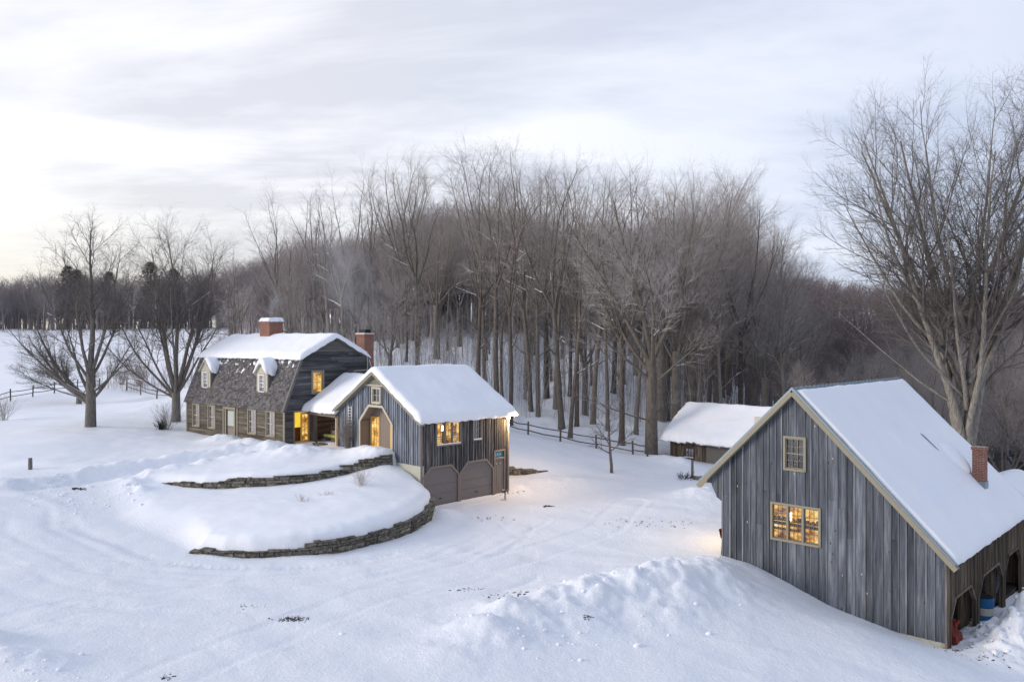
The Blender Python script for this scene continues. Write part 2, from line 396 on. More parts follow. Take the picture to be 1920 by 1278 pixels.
NEAR_D = [(-.2, 47.6, .08), (-4.5, 41.6, .0), (0, 42, .0), (5, 44, .05), (10, 42, .15), (8, 50, .3), (13, 50, .25), (16, 54, .3), (1, 50, .3), (2, 52.4, 1.1), (5, 53.5, .75), (-1, 53, 1.5),
          (8.6, 34, 0), (4, 34, -.05), (0, 32, .0), (-5, 31, .1), (-4, 36, .05), (-9, 31, .1), (-13, 31, .25), (-17.5, 33.5, .55), (-21, 36.5, .95), (-22.5, 39.5, 1.35), (-24, 42, 1.9),
          (-22, 31, .8), (-26, 34, 1.2), (-30, 38, 1.8), (0, 24, -.1), (-8, 22, .2), (-14, 22, .45), (-18, 26, .6), (-8, 16, .2), (0, 14, -.2), (8, 16, -.9), (3, 24, -.3),
          (6, 24, -.45), (10, 24, -.85), (12, 27, -.9), (10, 30, -.55), (9.6, 32.6, -.15), (12.2, 30.2, -1.15), (14.8, 27.6, -1.72), (14.2, 24.6, -1.35), (12, 20, -1.3), (16.8, 27.6, -2.15), (18, 24, -2.3), (22, 30, -2.3),
          (17, 30.5, -2.0), (20, 33.5, -2.1), (24, 37.5, -2.4), (22, 24, -3.0), (26, 32, -3), (20, 16, -3.5), (11, 36, 0), (16, 42, -.4), (19, 46, -1.2), (14, 46, .1), (20, 52, -.9)]
NEAR_U = [(-6.4, 44, 2.98), (-9.2, 43.9, 2.5), (-11.2, 42.7, 2.3), (-14.9, 42.4, 2.1), (-17.5, 43, 1.98), (-20, 43, 1.9), (-12, 46, 2.6), (-14, 48, 2.5), (-10.6, 48.2, 2.6), (-7, 45.5, 2.8),
          (-18, 50, 2.45), (-23.4, 57.3, 2.5), (-20, 47, 2.15), (-25, 48, 2.25), (-26, 42, 2.1), (-30, 40, 2.0), (-24, 39.5, 1.5), (-5, 55, 2.8), (-15, 60, 3.0), (-3, 50, 2.5), (-34, 36, 1.8), (-27, 52, 2.6)]
fD = tps(FAR + NEAR_D); fU = tps(FAR + NEAR_U)
NEAR_T = [(-13, 33, .80), (-11, 33, 1.0), (-9.3, 33.5, 1.12), (-7.2, 34.4, 1.15), (-5.3, 37, 1.22), (-4.4, 39.5, 1.28), (-4.4, 41.2, 1.38), (-5.2, 41.9, 1.6), (-6.4, 43, 2.0), (-9.2, 42.6, 1.72), (-11.2, 41.2, 1.5), (-14.9, 41.0, 1.35),
          (-17.5, 41.8, 1.4), (-19.5, 41, 1.5), (-18, 38, 1.12), (-16, 35.6, .95), (-10, 37.5, 1.3), (-14, 37, 1.2), (-7.5, 40, 1.5), (0, 52, 2), (-22, 42, 1.7), (-20, 36, .9), (-3, 46, 1.8)]
fT = tps(NEAR_T)
WALL_LOW = [(-13.3, 32.75), (-12, 32.55), (-10.6, 32.6), (-9.3, 32.8), (-8.2, 33.1), (-7.1, 33.7), (-6.2, 34.6), (-5.4, 35.8), (-4.7, 37.3), (-4.25, 38.8), (-4.0, 40.3), (-4.05, 41.4)]
WALL_UP = [(-19.2, 42.2), (-18.2, 41.9), (-17.2, 41.6), (-16, 41.3), (-14.9, 41.25), (-13.5, 41.25), (-12.2, 41.45), (-11.1, 41.8), (-10, 42.35), (-9.1, 42.9), (-8.2, 43.2), (-7.3, 43.45), (-6.55, 43.75)]
PL_LOW = [((-120, 46), 6), ((-40, 41.5), 5), ((-23, 41), 3), ((-20.2, 39.4), 2.2), ((-18.6, 36.6), 2.0), ((-15.5, 34.4), 2.2)] + [(p, (1.1, .5, .14)[min(i_, 2)]) for i_, p in enumerate(WALL_LOW)] + [((-4.6, 42.6), .14), ((-5.3, 43.6), .4), ((-1.2, 48.2), .5), ((0.5, 52), 4), ((3, 60), 6), ((10, 100), 10)]
PL_UP = [((-120, 47), 6), ((-40, 43.5), 5), ((-24, 42.6), 2), ((-20.8, 42.5), 1.2)] + [(p, .14) for p in WALL_UP] + [((-5.9, 44.4), .2), ((-5.2, 45.2), .5), ((-1.6, 48.6), .8), ((0, 52), 4), ((3, 61), 6), ((10, 100), 10)]
def sdist(x, y, pl, width=True):
    best = np.full(x.shape, 1e9); sg = np.zeros(x.shape); wd = np.ones(x.shape); arc = np.zeros(x.shape); acc = 0
    for i in range(len(pl) - 1):
        (ax, ay), wa = pl[i] if width else (pl[i], 1); (bx, by), wb = pl[i + 1] if width else (pl[i + 1], 1)
        dx, dy = bx - ax, by - ay; l2 = dx * dx + dy * dy
        t = np.clip(((x - ax) * dx + (y - ay) * dy) / l2, 0, 1); d = np.hypot(x - ax - t * dx, y - ay - t * dy)
        c = dx * (y - ay) - dy * (x - ax); k = d < best
        best = np.where(k, d, best); sg = np.where(k, np.sign(c), sg); wd = np.where(k, wa + (wb - wa) * t, wd); arc = np.where(k, acc + t * math.sqrt(l2), arc); acc += math.sqrt(l2)
    return best * sg, wd, arc
def gau(x, y, cx, cy, rx, ry, rot=0):
    c, s = math.cos(rot), math.sin(rot); u = ((x - cx) * c + (y - cy) * s) / rx; v = (-(x - cx) * s + (y - cy) * c) / ry
    return np.exp(-(u * u + v * v))
MOUND = [(-1.8, 23.4, .18, 1.2), (-.9, 24.4, .45, 1.4), (.2, 25.8, .60, 1.5), (1.6, 26.8, .62, 1.6), (3.0, 27.8, .78, 1.6), (4.3, 28.4, .78, 1.8), (5.6, 29.2, .85, 1.9), (7.1, 30.2, .72, 1.9), (8.2, 31.4, .40, 1.4)]
PATH = [(-24.5, 40.5), (-21.5, 43), (-18.6, 45.6), (-16, 47.2), (-13.6, 48.2), (-12.2, 49.4)]
BANK = [(-31, 37.5), (-26.5, 39.8), (-24, 41.2), (-22.5, 43.8), (-19.5, 46.6), (-16.6, 48.4)]
BANK2 = [(-19, 40.6), (-20.3, 42), (-18.6, 44), (-16, 45.8), (-13.4, 46.9)]
def height(x, y, want=False, detail=True):
    x = np.asarray(x, float); y = np.asarray(y, float)
    D = fD(x, y); T = fT(np.clip(x, -24, 0), np.clip(y, 31, 50)); U = fU(x, y)
    s1, w1, a1 = sdist(x, y, PL_LOW); s2, w2, a2 = sdist(x, y, PL_UP)
    near = (np.abs(x) < 60) & (y < 70)
    m1 = sstep((s1 - .1) / w1); m2 = sstep((s2 - .1) / w2)
    ed = perlin(a1 * 1.7, a1 * .3) * .05
    T = T - .34 * np.exp(-(np.maximum(s1, 0) / .42) ** 2) + ed * np.exp(-(s1 / .6) ** 2)
    U = U - .30 * np.exp(-(np.maximum(s2, 0) / .42) ** 2) * (w2 < .3)
    h = D * (1 - m1) + T * m1; h = h * (1 - m2) + U * m2
    # mounds
    md = np.zeros(x.shape)
    for cx, cy, hh, r in MOUND: md = np.maximum(md, hh * gau(x, y, cx, cy, r * 1.0, r * .95, .7))
    for cx, cy, hh, r in MOUND: md = md + .09 * hh * gau(x, y, cx + .2, cy - .8, r * 1.5, r * 1.5)
    md = np.where(y > 32, md * np.clip(1 - (y - 32) / 2.5, 0, 1), md)
    pile = 1.65 * gau(x, y, 18.8, 28.9, 2.5, 1.3, .62) + .9 * gau(x, y, 21.2, 30.6, 1.6, 1.6)
    oth = (.45 * gau(x, y, -19.3, 52.7, 1.1, .9) + .5 * gau(x, y, -14.6, 48.5, 1.2, .8) + .40 * gau(x, y, -8.1, 44.7, 1.7, .8, -.75) + .30 * gau(x, y, -16.8, 50.6, 1.3, .7, -.7)
           + .5 * gau(x, y, -15.3, 22.4, 1.1, .7) + .35 * gau(x, y, -13.2, 21.2, 1.6, .7) + .35 * gau(x, y, 11.5, 55, 1.0, .8) + .45 * gau(x, y, 10.8, 45.4, 1.5, 1.0) + .3 * gau(x, y, 3.2, 49.4, 2.2, 1.0)
           + .30 * gau(x, y, -3.6, 41.4, .8, .7) + .35 * gau(x, y, .55, 47.4, .7, .6) + .30 * gau(x, y, 11.0, 56.6, 1.6, 1.0, -.7) + .45 * gau(x, y, -12.4, 45.9, 1.8, 1.0, .2))
    sp, _, ap = sdist(x, y, PATH, False); trench = np.exp(-(sp / .75) ** 4)
    sb, _, ab = sdist(x, y, BANK, False); bank = np.exp(-(sb / .55) ** 2)
    sb2, _, _ = sdist(x, y, BANK2, False); bank2 = np.exp(-(sb2 / .6) ** 2)
    # rough (ploughed) masks
    drv = (1 - m1) * (1 - m2)
    drv = drv * sstep((60 - y) / 6) * sstep((x + 29) / 4) * sstep((19 - x) / 3)
    hill = sstep((y - 49.5) / 2.0) ; drv = drv * (1 - hill)
    drv = drv * (1 - sstep((x + .85 * y - 37.5 + 3.5) / 3) * (y < 33.5) * 0.6)
    rough = np.clip(np.maximum(np.maximum(md * 1.3, pile), np.maximum(bank, bank2) * .8) + trench * .5, 0, 1.2)
    rough = np.where(near, rough, 0)
    if detail:
        lump = np.abs(fbm(x * 1.15, y * 1.15, 4, .55)) ; lump2 = fbm(x * 3.1 + 5, y * 3.1, 3, .55)
        md2 = md * (1 + .26 * (fbm(x * .6 + 3, y * .6, 3) )) + np.minimum(md, .5) * (.22 * (.5 - np.abs(fbm(x * .75 + y * .3, y * .75 - x * .3, 4, .55))) + .07 * lump2 - .08)
        pile = pile * (1 + .35 * (lump - .3) + .10 * lump2)
        bank = bank * (.26 + .16 * fbm(x * .9, y * .9, 3)); bank2 = bank2 * (.16 + .14 * fbm(x * 1.0 + 9, y * 1.0, 4))
        oth = oth * (1 + .25 * fbm(x * 1.5 + 30, y * 1.5, 3)) + .0
    else: md2 = md; bank = bank * .3; bank2 = bank2 * .2
    h = h + np.where(near, md2 + pile + oth + bank + bank2 - .30 * trench, 0)
    if detail:
        # tyre ruts round the loop of the drive
        s1c = -s1
        loop = drv * (s1c > .3)
        for r0, wdt in ((1.5, .30), (2.3, .22), (3.9, .26), (5.3, .22), (6.8, .3), (8.3, .24), (9.9, .3)):
            b = np.exp(-((s1c - r0) / wdt) ** 2); tread = np.sin(a1 * 2 * math.pi / .30 + 2.2 * np.abs(s1c - r0) / wdt)
            h = h + loop * b * (-.055 * (.6 + .5 * fbm(a1 * .35 + r0, a1 * .1, 2)) + (.026 if r0 < 2 else .010) * tread) * np.where(near, 1, 0) * (x < 1)
        for tk in ([(-11, 15), (-8.5, 22), (-5, 28), (0, 33), (4.5, 38), (6.5, 44)], [(-18, 20), (-14, 26), (-7, 30.5), (-.5, 36.5), (-2.2, 41)], [(-26, 25), (-20, 31), (-11.5, 30.2), (-3, 32), (1, 40)]):
            st, _, at_ = sdist(x, y, tk, False); wob = .12 * perlin(at_ * .4, at_ * 0 + 3)
            for off in (-.78, .78): h = h - drv * .026 * np.exp(-((st + wob - off) / .17) ** 2) * (1 + .35 * np.sin(at_ * 21)) * (.5 + .5 * sstep(fbm(at_ * .25 + off, at_ * 0, 2) + .6)) * np.where(near, 1, 0)
            h = h + drv * .010 * np.exp(-((np.abs(st + wob) - 1.08) / .12) ** 2)
        q = x * .55 + y * .83; p = x * .83 - y * .55
        h = h + drv * (.020 * np.sin(q * 2.6 + .6 * np.sin(p * .3)) * (fbm(p * .15, q * .2, 2) > 0) + .045 * fbm(x * .35, y * .35, 3) + .010 * fbm(x * 2.6, y * 2.6, 3) * (.4 + np.abs(fbm(x * .22, y * .22, 2))))
        h = h + np.where(near, (.05 * trench + .02 * rough) * fbm(x * 4, y * 4, 2), 0)
        soft = (1 - drv)
        h = h + soft * (.10 * fbm(x * .16, y * .16, 3) + .018 * fbm(x * 1.1, y * 1.1, 2)) * np.clip(1 - rough, 0, 1)
        # knobbly untouched crust on the near slope
        cr_ = sstep((30 - y) / 4) * (1 - rough * .5)
        h = h + np.where(near, cr_ * .010 * fbm(x * 4.5, y * 4.5, 3), 0)
        fr = sstep((y - 58) / 10) * np.exp(-((x - 12) / 60) ** 2)
        h = h + fr * .25 * fbm(x * .3, y * .3, 3)
    # earth floor dug in under the lower level of the barn
    bx = (x - 8.84) * .7226 - (y - 33.6) * .6915; by = (x - 8.84) * .6915 + (y - 33.6) * .7226
    h = np.where((bx > 4.4) & (bx < 8.25) & (by > .25) & (by < 11.7), np.minimum(h, -2.3), h)
    if want: return h, drv, rough
    return h
def axis(core0, core1, step, lo, hi, grow=1.06, mx=9):
    a = list(np.arange(core0, core1, step)); s = step; v = a[-1]
    while v < hi: s = min(s * grow, mx); v += s; a.append(v)
    s = step; v = a[0]; b = []
    while v > lo: s = min(s * grow, mx); v -= s; b.append(v)
    return np.array(b[::-1] + a)
xs = axis(-24, 20, .105, -420, 420, 1.05, 14); ys = axis(20, 54, .11, -8, 480, 1.045, 14)
GX, GY = np.meshgrid(xs, ys); HH, DR, RO = height(GX, GY, True)
nx, ny = len(xs), len(ys); idx = np.arange(nx * ny).reshape(ny, nx)
FQ = np.stack([idx[:-1, :-1], idx[:-1, 1:], idx[1:, 1:], idx[1:, :-1]], -1).reshape(-1, 4)
ground = npmesh("snowy_ground", np.stack([GX, GY, HH], -1).reshape(-1, 3), FQ, M['ground'], attrs={"drive": DR.ravel()})
tag(ground, kind="structure")
def hz(x, y): return float(height(np.array([x], float), np.array([y], float))[0])
_DD = np.concatenate([np.arange(16, 110, .1), np.arange(110, 420, .5)])
def hit(px, py):
    k = (px - 960) / FPX; s = (py - 640) / FPX
    g = height(k * _DD, _DD, detail=False); below = (CAM_Z - s * _DD) < g
    i = int(np.argmax(below)); d = _DD[i]; return k * d, d, hz(k * d, d)
def at(px, d): return (px - 960) / FPX * d, d
# ================================================================ building helpers
def Ff(a, z, d): return (a, -d, z)                       # wall facing local -Y
def Fr(W): return lambda a, z, d: (W + d, a, z)          # wall facing local +X
def Fl(a, z, d): return (-d, a, z)                       # wall facing local -X
def Fb(L): return lambda a, z, d: (a, L + d, z)          # wall facing local +Y
def clip_open(x0, x1, z0, z1, c=0):
    """opening with clipped top corners; returns (xs, lo, hi)"""
    def lo(x): return z0
    def hi(x):
        if c and x < x0 + c: return z1 - (x0 + c - x)
        if c and x > x1 - c: return z1 - (x - x1 + c)
        return z1
    return dict(x0=x0, x1=x1, cr=[x0, x1] + ([x0 + c, x1 - c] if c else []), lo=lo, hi=hi)
def strips(edges, crit, lo, hi, ops, emit):
    e0, e1 = edges[0], edges[-1]
    cr = sorted(set(round(c, 5) for c in list(crit) + [c for o in ops for c in o['cr']] if e0 < c < e1))
    for i in range(len(edges) - 1):
        a, b = edges[i], edges[i + 1]; rr = random.random()
        cuts = [a] + [c for c in cr if a + .002 < c < b - .002] + [b]
        for p, q in zip(cuts[:-1], cuts[1:]):
            ep = 1e-4; segs = [(lo(p + ep), hi(p + ep), lo(q - ep), hi(q - ep))]; m = (p + q) / 2
            for o in ops:
                if o['x0'] < m < o['x1']:
                    new = []
                    for (l0, h0, l1, h1) in segs:
                        ol0, oh0, ol1, oh1 = o['lo'](p + ep), o['hi'](p + ep), o['lo'](q - ep), o['hi'](q - ep)
                        if oh0 <= l0 or ol0 >= h0: new.append((l0, h0, l1, h1)); continue
                        if ol0 > l0: new.append((l0, ol0, l1, ol1))
                        if oh0 < h0: new.append((oh0, h0, oh1, h1))
                    segs = new
            for (l0, h0, l1, h1) in segs:
                if h0 - l0 > .01 or h1 - l1 > .01: emit(p, q, l0, h0, l1, h1, rr)
def pw(pts):
    X = [p[0] for p in pts]; Z = [p[1] for p in pts]
    return lambda x: float(np.interp(x, X, Z))
def board_edges(a, b, w, jit=.25):
    e = [a]
    while e[-1] < b - w * .6: e.append(e[-1] + w * random.uniform(1 - jit, 1 + jit))
    e[-1] = b; return e
def vboards(F, a, b, top, bot, ops, w=.3, thick=.04, battens=.05, bat_d=.025, back=.05):
    """vertical boards (+ battens) between the polylines top and bot; returns two MBs"""
    T, B = pw(top), pw(bot); crit = [p[0] for p in top + bot]; ops = ops or []
    A = MB(); C_ = MB(); ed = board_edges(a, b, w)
    def em(p, q, l0, h0, l1, h1, rr):
        d = thick * (.75 + .25 * rr)
        # most boards are in two lengths
        zc = 1.2 + 7.3 * ((rr * 7.13) % 1); r2 = (rr * 13.7) % 1
        if w > .25 and l0 + .4 < zc < min(h0, h1) - .4:      # most wide boards come in two lengths
            A.fquad(F, [(p, l0), (q, l1), (q, zc - .006), (p, zc - .006)], -back, d - thick, r2); A.fquad(F, [(p, zc), (q, zc), (q, h1), (p, h0)], -back, d - thick - .006, rr)
        else: A.fquad(F, [(p, l0), (q, l1), (q, h1), (p, h0)], -back, d - thick, rr)
    strips(ed, crit, B, T, ops, em)
    if battens:
        for j in ed[1:-1]:
            bw = battens / 2 * random.uniform(.8, 1.2); rr = random.random()
            strips([j - bw, j + bw], crit, B, T, ops, lambda p, q, l0, h0, l1, h1, r2: C_.fquad(F, [(p, l0), (q, l1), (q, h1), (p, h0)], 0.0, bat_d, rr))
    return A, C_
def clap(F, z0, z1, left, right, ops, h=.13):
    """lapped horizontal boards; left/right are polylines (z, a)"""
    L_, R_ = pw(left), pw(right); A = MB(); ops2 = []
    for o in ops or []:
        x0, x1, zz0, zz1 = o; ops2.append(dict(x0=zz0, x1=zz1, cr=[zz0, zz1], lo=lambda z, x0=x0: x0, hi=lambda z, x1=x1: x1))
    n = int(round((z1 - z0) / h)); ed = [z0 + (z1 - z0) * i / n for i in range(n + 1)]
    def em(p, q, l0, h0, l1, h1, rr):
        # split along the length into boards of 2-4 m
        x = 0; cuts = [0.0]
        while cuts[-1] < 1: cuts.append(min(1, cuts[-1] + random.uniform(2, 4) / max(.3, h0 - l0)))
        for c0, c1 in zip(cuts[:-1], cuts[1:]):
            a0 = l0 + (h0 - l0) * c0; a1 = l0 + (h0 - l0) * c1; b0 = l1 + (h1 - l1) * c0; b1 = l1 + (h1 - l1) * c1
            f = lambda a, z, d: F(a, z, d)
            A.hexa([f(a0, p, -.05), f(a1, p, -.05), f(a1, p, .018), f(a0, p, .018), f(b0, q, -.05), f(b1, q, -.05), f(b1, q, .002), f(b0, q, .002)])
    strips(ed, [p[0] for p in left + right], L_, R_, ops2, em)
    return A
def window(parent, F, x0, x1, z0, z1, cols=2, rows=3, units=1, lit=None, mat='tan', cas=.09, sash2=True, sill=True, back=None, name='window', mun='tan', depth=.5, snow=False, glass='glass', mw=.022):
    fr = MB(); g = .004
    fr.fbox(F, x0 - cas, x0, z0 - cas, z1 + cas, -.10, .052, .5); fr.fbox(F, x1, x1 + cas, z0 - cas, z1 + cas, -.10, .052, .5)
    fr.fbox(F, x0, x1, z1, z1 + cas, -.10, .05, .5); fr.fbox(F, x0 - (.03 if sill else 0), x1 + (.03 if sill else 0), z0 - cas, z0, -.10, .075, .5)
    uw = (x1 - x0) / units
    for i in range(1, units): fr.fbox(F, x0 + uw * i - .04, x0 + uw * i + .04, z0, z1, -.10, .045, .5)
    w = fr.build(name, M[mat], parent)
    mu = MB()
    for i in range(units):
        a0 = x0 + uw * i + (.04 if i else 0); a1 = x0 + uw * (i + 1) - (.04 if i < units - 1 else 0)
        s = .035
        mu.fbox(F, a0, a0 + s, z0, z1, -.06, -.012, .5); mu.fbox(F, a1 - s, a1, z0, z1, -.06, -.012, .5)
        mu.fbox(F, a0 + s, a1 - s, z0, z0 + s, -.06, -.013, .5); mu.fbox(F, a0 + s, a1 - s, z1 - s, z1, -.06, -.013, .5)
        b0, b1, c0, c1 = a0 + s, a1 - s, z0 + s, z1 - s
        if sash2: zm = (c0 + c1) / 2; mu.fbox(F, b0, b1, zm - .022, zm + .022, -.055, -.008, .5)
        for k in range(1, cols): xx = b0 + (b1 - b0) * k / cols; mu.fbox(F, xx - mw / 2, xx + mw / 2, c0, c1, -.050, -.018, .5)
        for k in range(1, rows):
            zz = c0 + (c1 - c0) * k / rows
            if sash2 and abs(zz - (c0 + c1) / 2) < .05: continue
            mu.fbox(F, b0, b1, zz - mw / 2, zz + mw / 2, -.048, -.020, .5)
    mu.build('sash', M[mun], w)
    p = MB(); p.add([F(x0, z0, -.07), F(x1, z0, -.07), F(x1, z1, -.07), F(x0, z1, -.07)], [(0, 1, 2, 3)]); p.build('pane', M[glass], w)
    q = MB(); e = depth * 1.25 if lit else .05
    q.fbox(F, x0 - e, x1 + e, z0 - e * .8, z1 + e * .3, -depth - .02, -depth)
    if lit: q.build('lit_room', M[lit], w)
    else: q.build('curtain' if back == 'curtain' else 'dark_room', M[back or 'dark'], w)
    if snow:
        s_ = MB(); s_.fbox(F, x0 - .02, x1 + .02, z0 + .002, z0 + .05, -.009, .07); s_.build('snowy_sill', M['snow'], w)
    return w
def roof_snow(parent, prof, s0, s1, l0, l1, thick, axis_l='y', name='roof_snow', rnd=.35, edge=.08, ds=.12, dl=.14, drop=.10, seed=0, ends=(1, 1), lip=.0):
    """one continuous blanket of snow across the roof profile prof (polyline of (s,z))"""
    Z = pw(prof); ns = max(6, int((s1 - s0) / ds)); nl = max(6, int((l1 - l0) / dl))
    S = np.linspace(0, 1, ns + 1); Lx = np.linspace(0, 1, nl + 1); SS, LL = np.meshgrid(S, Lx)
    o = 13.7 * seed
    # ragged outline
    lm = l0 + (l1 - l0) * LL; sm = s0 + (s1 - s0) * SS
    e0 = fbm(lm * 1.3 + o, lm * 0 + o, 3) * edge; e1 = fbm(lm * 1.3 + o + 50, lm * 0, 3) * edge; f0 = fbm(sm * 1.3 + o, sm * 0 + 7, 3) * edge * .5; f1 = fbm(sm * 1.3 + o + 9, sm * 0 + 3, 3) * edge * .5
    s = s0 + e0 + (s1 - s0 + e1 - e0) * SS; l = l0 + f0 + (l1 - l0 + f1 - f0) * LL
    zz = np.zeros(s.shape)
    for k in np.linspace(-.28, .28, 9): zz += np.interp(s + k, [p[0] for p in prof], [p[1] for p in prof])
    zz /= 9
    z0_ = np.interp(s, [p[0] for p in prof], [p[1] for p in prof])
    ds_ = np.minimum((s - s0 - e0) if ends[0] else 9e9, (s1 + e1 - s) if ends[1] else 9e9); dl_ = np.minimum(l - l0 - f0, l1 + f1 - l)
    def rd(d, r): q = 1 - np.clip(d / r, 0, 1); return np.sqrt(np.clip(1 - q * q, 0, 1))
    t = thick * rd(ds_, rnd) * rd(dl_, rnd * .7) * (1 + .20 * fbm(s * .45 + o, l * .45, 3)) + .012 * fbm(s * 2 + o, l * 2, 2)
    z = np.where(t > thick * .4, np.maximum(zz, z0_ - .12) , z0_) * 1.0
    b = np.clip(t / thick, 0, 1); z = z0_ * (1 - b) + zz * b + t
    V = np.stack([s, l, z], -1)
    # closing skirt tucked under the edge
    ring = [(0, j) for j in range(ns + 1)] + [(i, ns) for i in range(1, nl + 1)] + [(nl, j) for j in range(ns - 1, -1, -1)] + [(i, 0) for i in range(nl - 1, 0, -1)]
    Vl = V.reshape(-1, 3).tolist(); idx = np.arange((ns + 1) * (nl + 1)).reshape(nl + 1, ns + 1)
    F_ = np.stack([idx[:-1, :-1], idx[:-1, 1:], idx[1:, 1:], idx[1:, :-1]], -1).reshape(-1, 4).tolist()
    cs, cl = (s0 + s1) / 2, (l0 + l1) / 2; b0 = len(Vl)
    for (i, j) in ring:
        q = V[i, j]; hang = drop * (.5 + abs(float(perlin(q[0] * 2.2 + o, q[1] * 2.2))))
        Vl.append([q[0] + math.copysign(.02, cs - q[0]) * 1, q[1] + math.copysign(.02, cl - q[1]), float(Z(q[0])) - hang])
    m = len(ring); c0 = len(Vl)
    for k in range(m):
        q = Vl[b0 + k]; Vl.append([q[0] + math.copysign(.25, cs - q[0]), q[1] + math.copysign(.25, cl - q[1]), float(Z(q[0] + math.copysign(.25, cs - q[0]))) - .02])
    for k in range(m):
        k2 = (k + 1) % m; A_ = int(idx[ring[k]]); B_ = int(idx[ring[k2]])
        F_.append([B_, A_, b0 + k, b0 + k2]); F_.append([b0 + k2, b0 + k, c0 + k, c0 + k2])
    Vl = np.array(Vl)
    if axis_l == 'x': Vl = Vl[:, [1, 0, 2]]
    return npmesh(name, Vl, np.array(F_), M['snow'], parent)
def stone_wall(name, pts, zbase, ztop, label, thick=.45, group=None, seed=1):
    """dry-laid wall of individual flat stones along a polyline; zbase/ztop are functions of arc length fraction"""
    rr = random.Random(seed); P = [Vector((p[0], p[1], 0)) for p in pts]; seg = [(P[i + 1] - P[i]).length for i in range(len(P) - 1)]; tot = sum(seg)
    def pos(s):
        s = max(0, min(tot - 1e-4, s)); i = 0
        while s > seg[i]: s -= seg[i]; i += 1
        d = (P[i + 1] - P[i]).normalized(); return P[i] + d * s, d
    m = MB(); z = -1.0; top = max(ztop(t / 50) for t in range(51)); base = min(zbase(t / 50) for t in range(51)); z = base - .25
    while z < top:
        h = rr.uniform(.09, .20); s = -rr.uniform(0, .3)
        while s < tot:
            l = rr.uniform(.20, .80); mid = (s + l / 2) / tot; mid = max(0, min(1, mid)); zt = ztop(mid)
            if z < zt and z + h > zbase(mid) - .35:
                hh = min(h, max(.04, zt + rr.uniform(-.03, .05) - z)); a, d = pos(s + .01); b, _ = pos(s + l - .01); n = Vector((d.y, -d.x, 0))
                o1 = rr.uniform(-.03, .05); o2 = o1 + rr.uniform(-.02, .02); bk = thick; up = Vector((0, 0, 1)); e = .018
                p = [a + n * o1, b + n * o2, b - n * bk, a - n * bk]
                lo = [q + up * (z + .006) for q in p]; hi = [q + up * (z + hh - rr.uniform(.0, .012)) for q in p]
                # chamfer the outer face a little
                c = [a + n * (o1 - .0), b + n * (o2 - .0)]
                vs = [lo[0] - n * e, lo[1] - n * e, lo[2], lo[3], hi[0] - n * e, hi[1] - n * e, hi[2], hi[3],
                      a + d * e + n * o1 + up * (z + .02), b - d * e + n * o2 + up * (z + .02), b - d * e + n * o2 + up * (z + hh - .02), a + d * e + n * o1 + up * (z + hh - .02)]
                m.add(vs, [(8, 9, 10, 11), (0, 1, 9, 8), (1, 5, 10, 9), (5, 4, 11, 10), (4, 0, 8, 11), (4, 5, 6, 7), (1, 2, 6, 5), (3, 0, 4, 7), (2, 3, 7, 6)], rr.random())
            s += l
        z += h
    o = m.build(name, M['stone']); tag(o, label, 'stone wall', group); return o

# ================================================================ retaining walls
def gz(pts, off=-.35):
    P = [Vector(p) for p in pts]; out_ = []
    for i, p in enumerate(P):
        d = (P[min(i + 1, len(P) - 1)] - P[max(i - 1, 0)]).normalized(); q = p + Vector((d.y, -d.x)) * abs(off); out_.append(float(height(np.array([q.x]), np.array([q.y]), detail=False)[0]))
    return out_
_zl = gz(WALL_LOW); _tl = np.linspace(0, 1, len(WALL_LOW))
lowtop = lambda t: float(np.interp(t, [0, .04, .335, .34, .6, .8, .93, 1.0], [.32, .40, .38, .62, .60, .64, .82, .86])) + .02 * math.sin(t * 60)
stone_wall("stone_wall", WALL_LOW, lambda t: float(np.interp(t, _tl, _zl)), lowtop, "low curved stone wall holding the front, lower snow terrace beside the drive", seed=3)
_zu = gz(WALL_UP); _tu = np.linspace(0, 1, len(WALL_UP))
uptop = lambda t: float(np.interp(t, [0, .1, .34, .345, .55, .7, .78, .9, 1.0], [1.50, 1.55, 1.68, 1.86, 1.92, 2.0, 2.12, 2.62, 2.75])) + .03 * math.sin(t * 47)
stone_wall("stone_wall", WALL_UP, lambda t: float(np.interp(t, _tu, _zu)), uptop, "curved stone wall of the upper snow terrace in front of the gambrel house", seed=5)
stone_wall("stone_wall", [(-.9, 50.1), (.3, 50.3), (1.3, 50.6), (2.3, 51.1)], lambda t: .3, lambda t: .98 - .35 * t + .05 * math.sin(t * 30), "short stub of stone wall behind the right corner of the garage wing", seed=8, thick=.8)

# ================================================================ barn (right)
TH = math.atan2(-.6915, .7226)
barn = empty("barn", (8.84, 33.6, 0), TH)
tag(barn, "large grey board and batten barn with steep snowy saltbox roof, in the right foreground", "barn")
BW, BL, PX, PZ = 8.64, 11.9, 3.19, 7.08
top = [(-.5, PZ - PX - .5), (PX, PZ), (BW, PZ - (BW - PX))]
bot = [(-.5, 3.0), (-.44, 2.82), (-.34, 2.62), (-.2, 2.38), (-.04, 2.27), (0, 2.26), (.001, -1.2), (7.0, -1.5), (BW, -1.5)]
ops = [clip_open(2.82, 3.56, 3.97, 5.15), clip_open(2.28, 4.15, 1.13, 2.47)]
A, Bt = vboards(Ff, -.5, BW, top, bot, ops, w=.32)
gw = A.build("gable_wall", M['barnwood'], barn); Bt.build("batten", M['batten'], gw)
c = MB(); c.fbox(Ff, 0.03, BW - .02, -3.2, -1.5, -.25, -.03); c.fbox(Fr(BW), .03, .34, -3.2, -1.5, -.2, -.02); c.build("foundation", M['concrete'], barn)
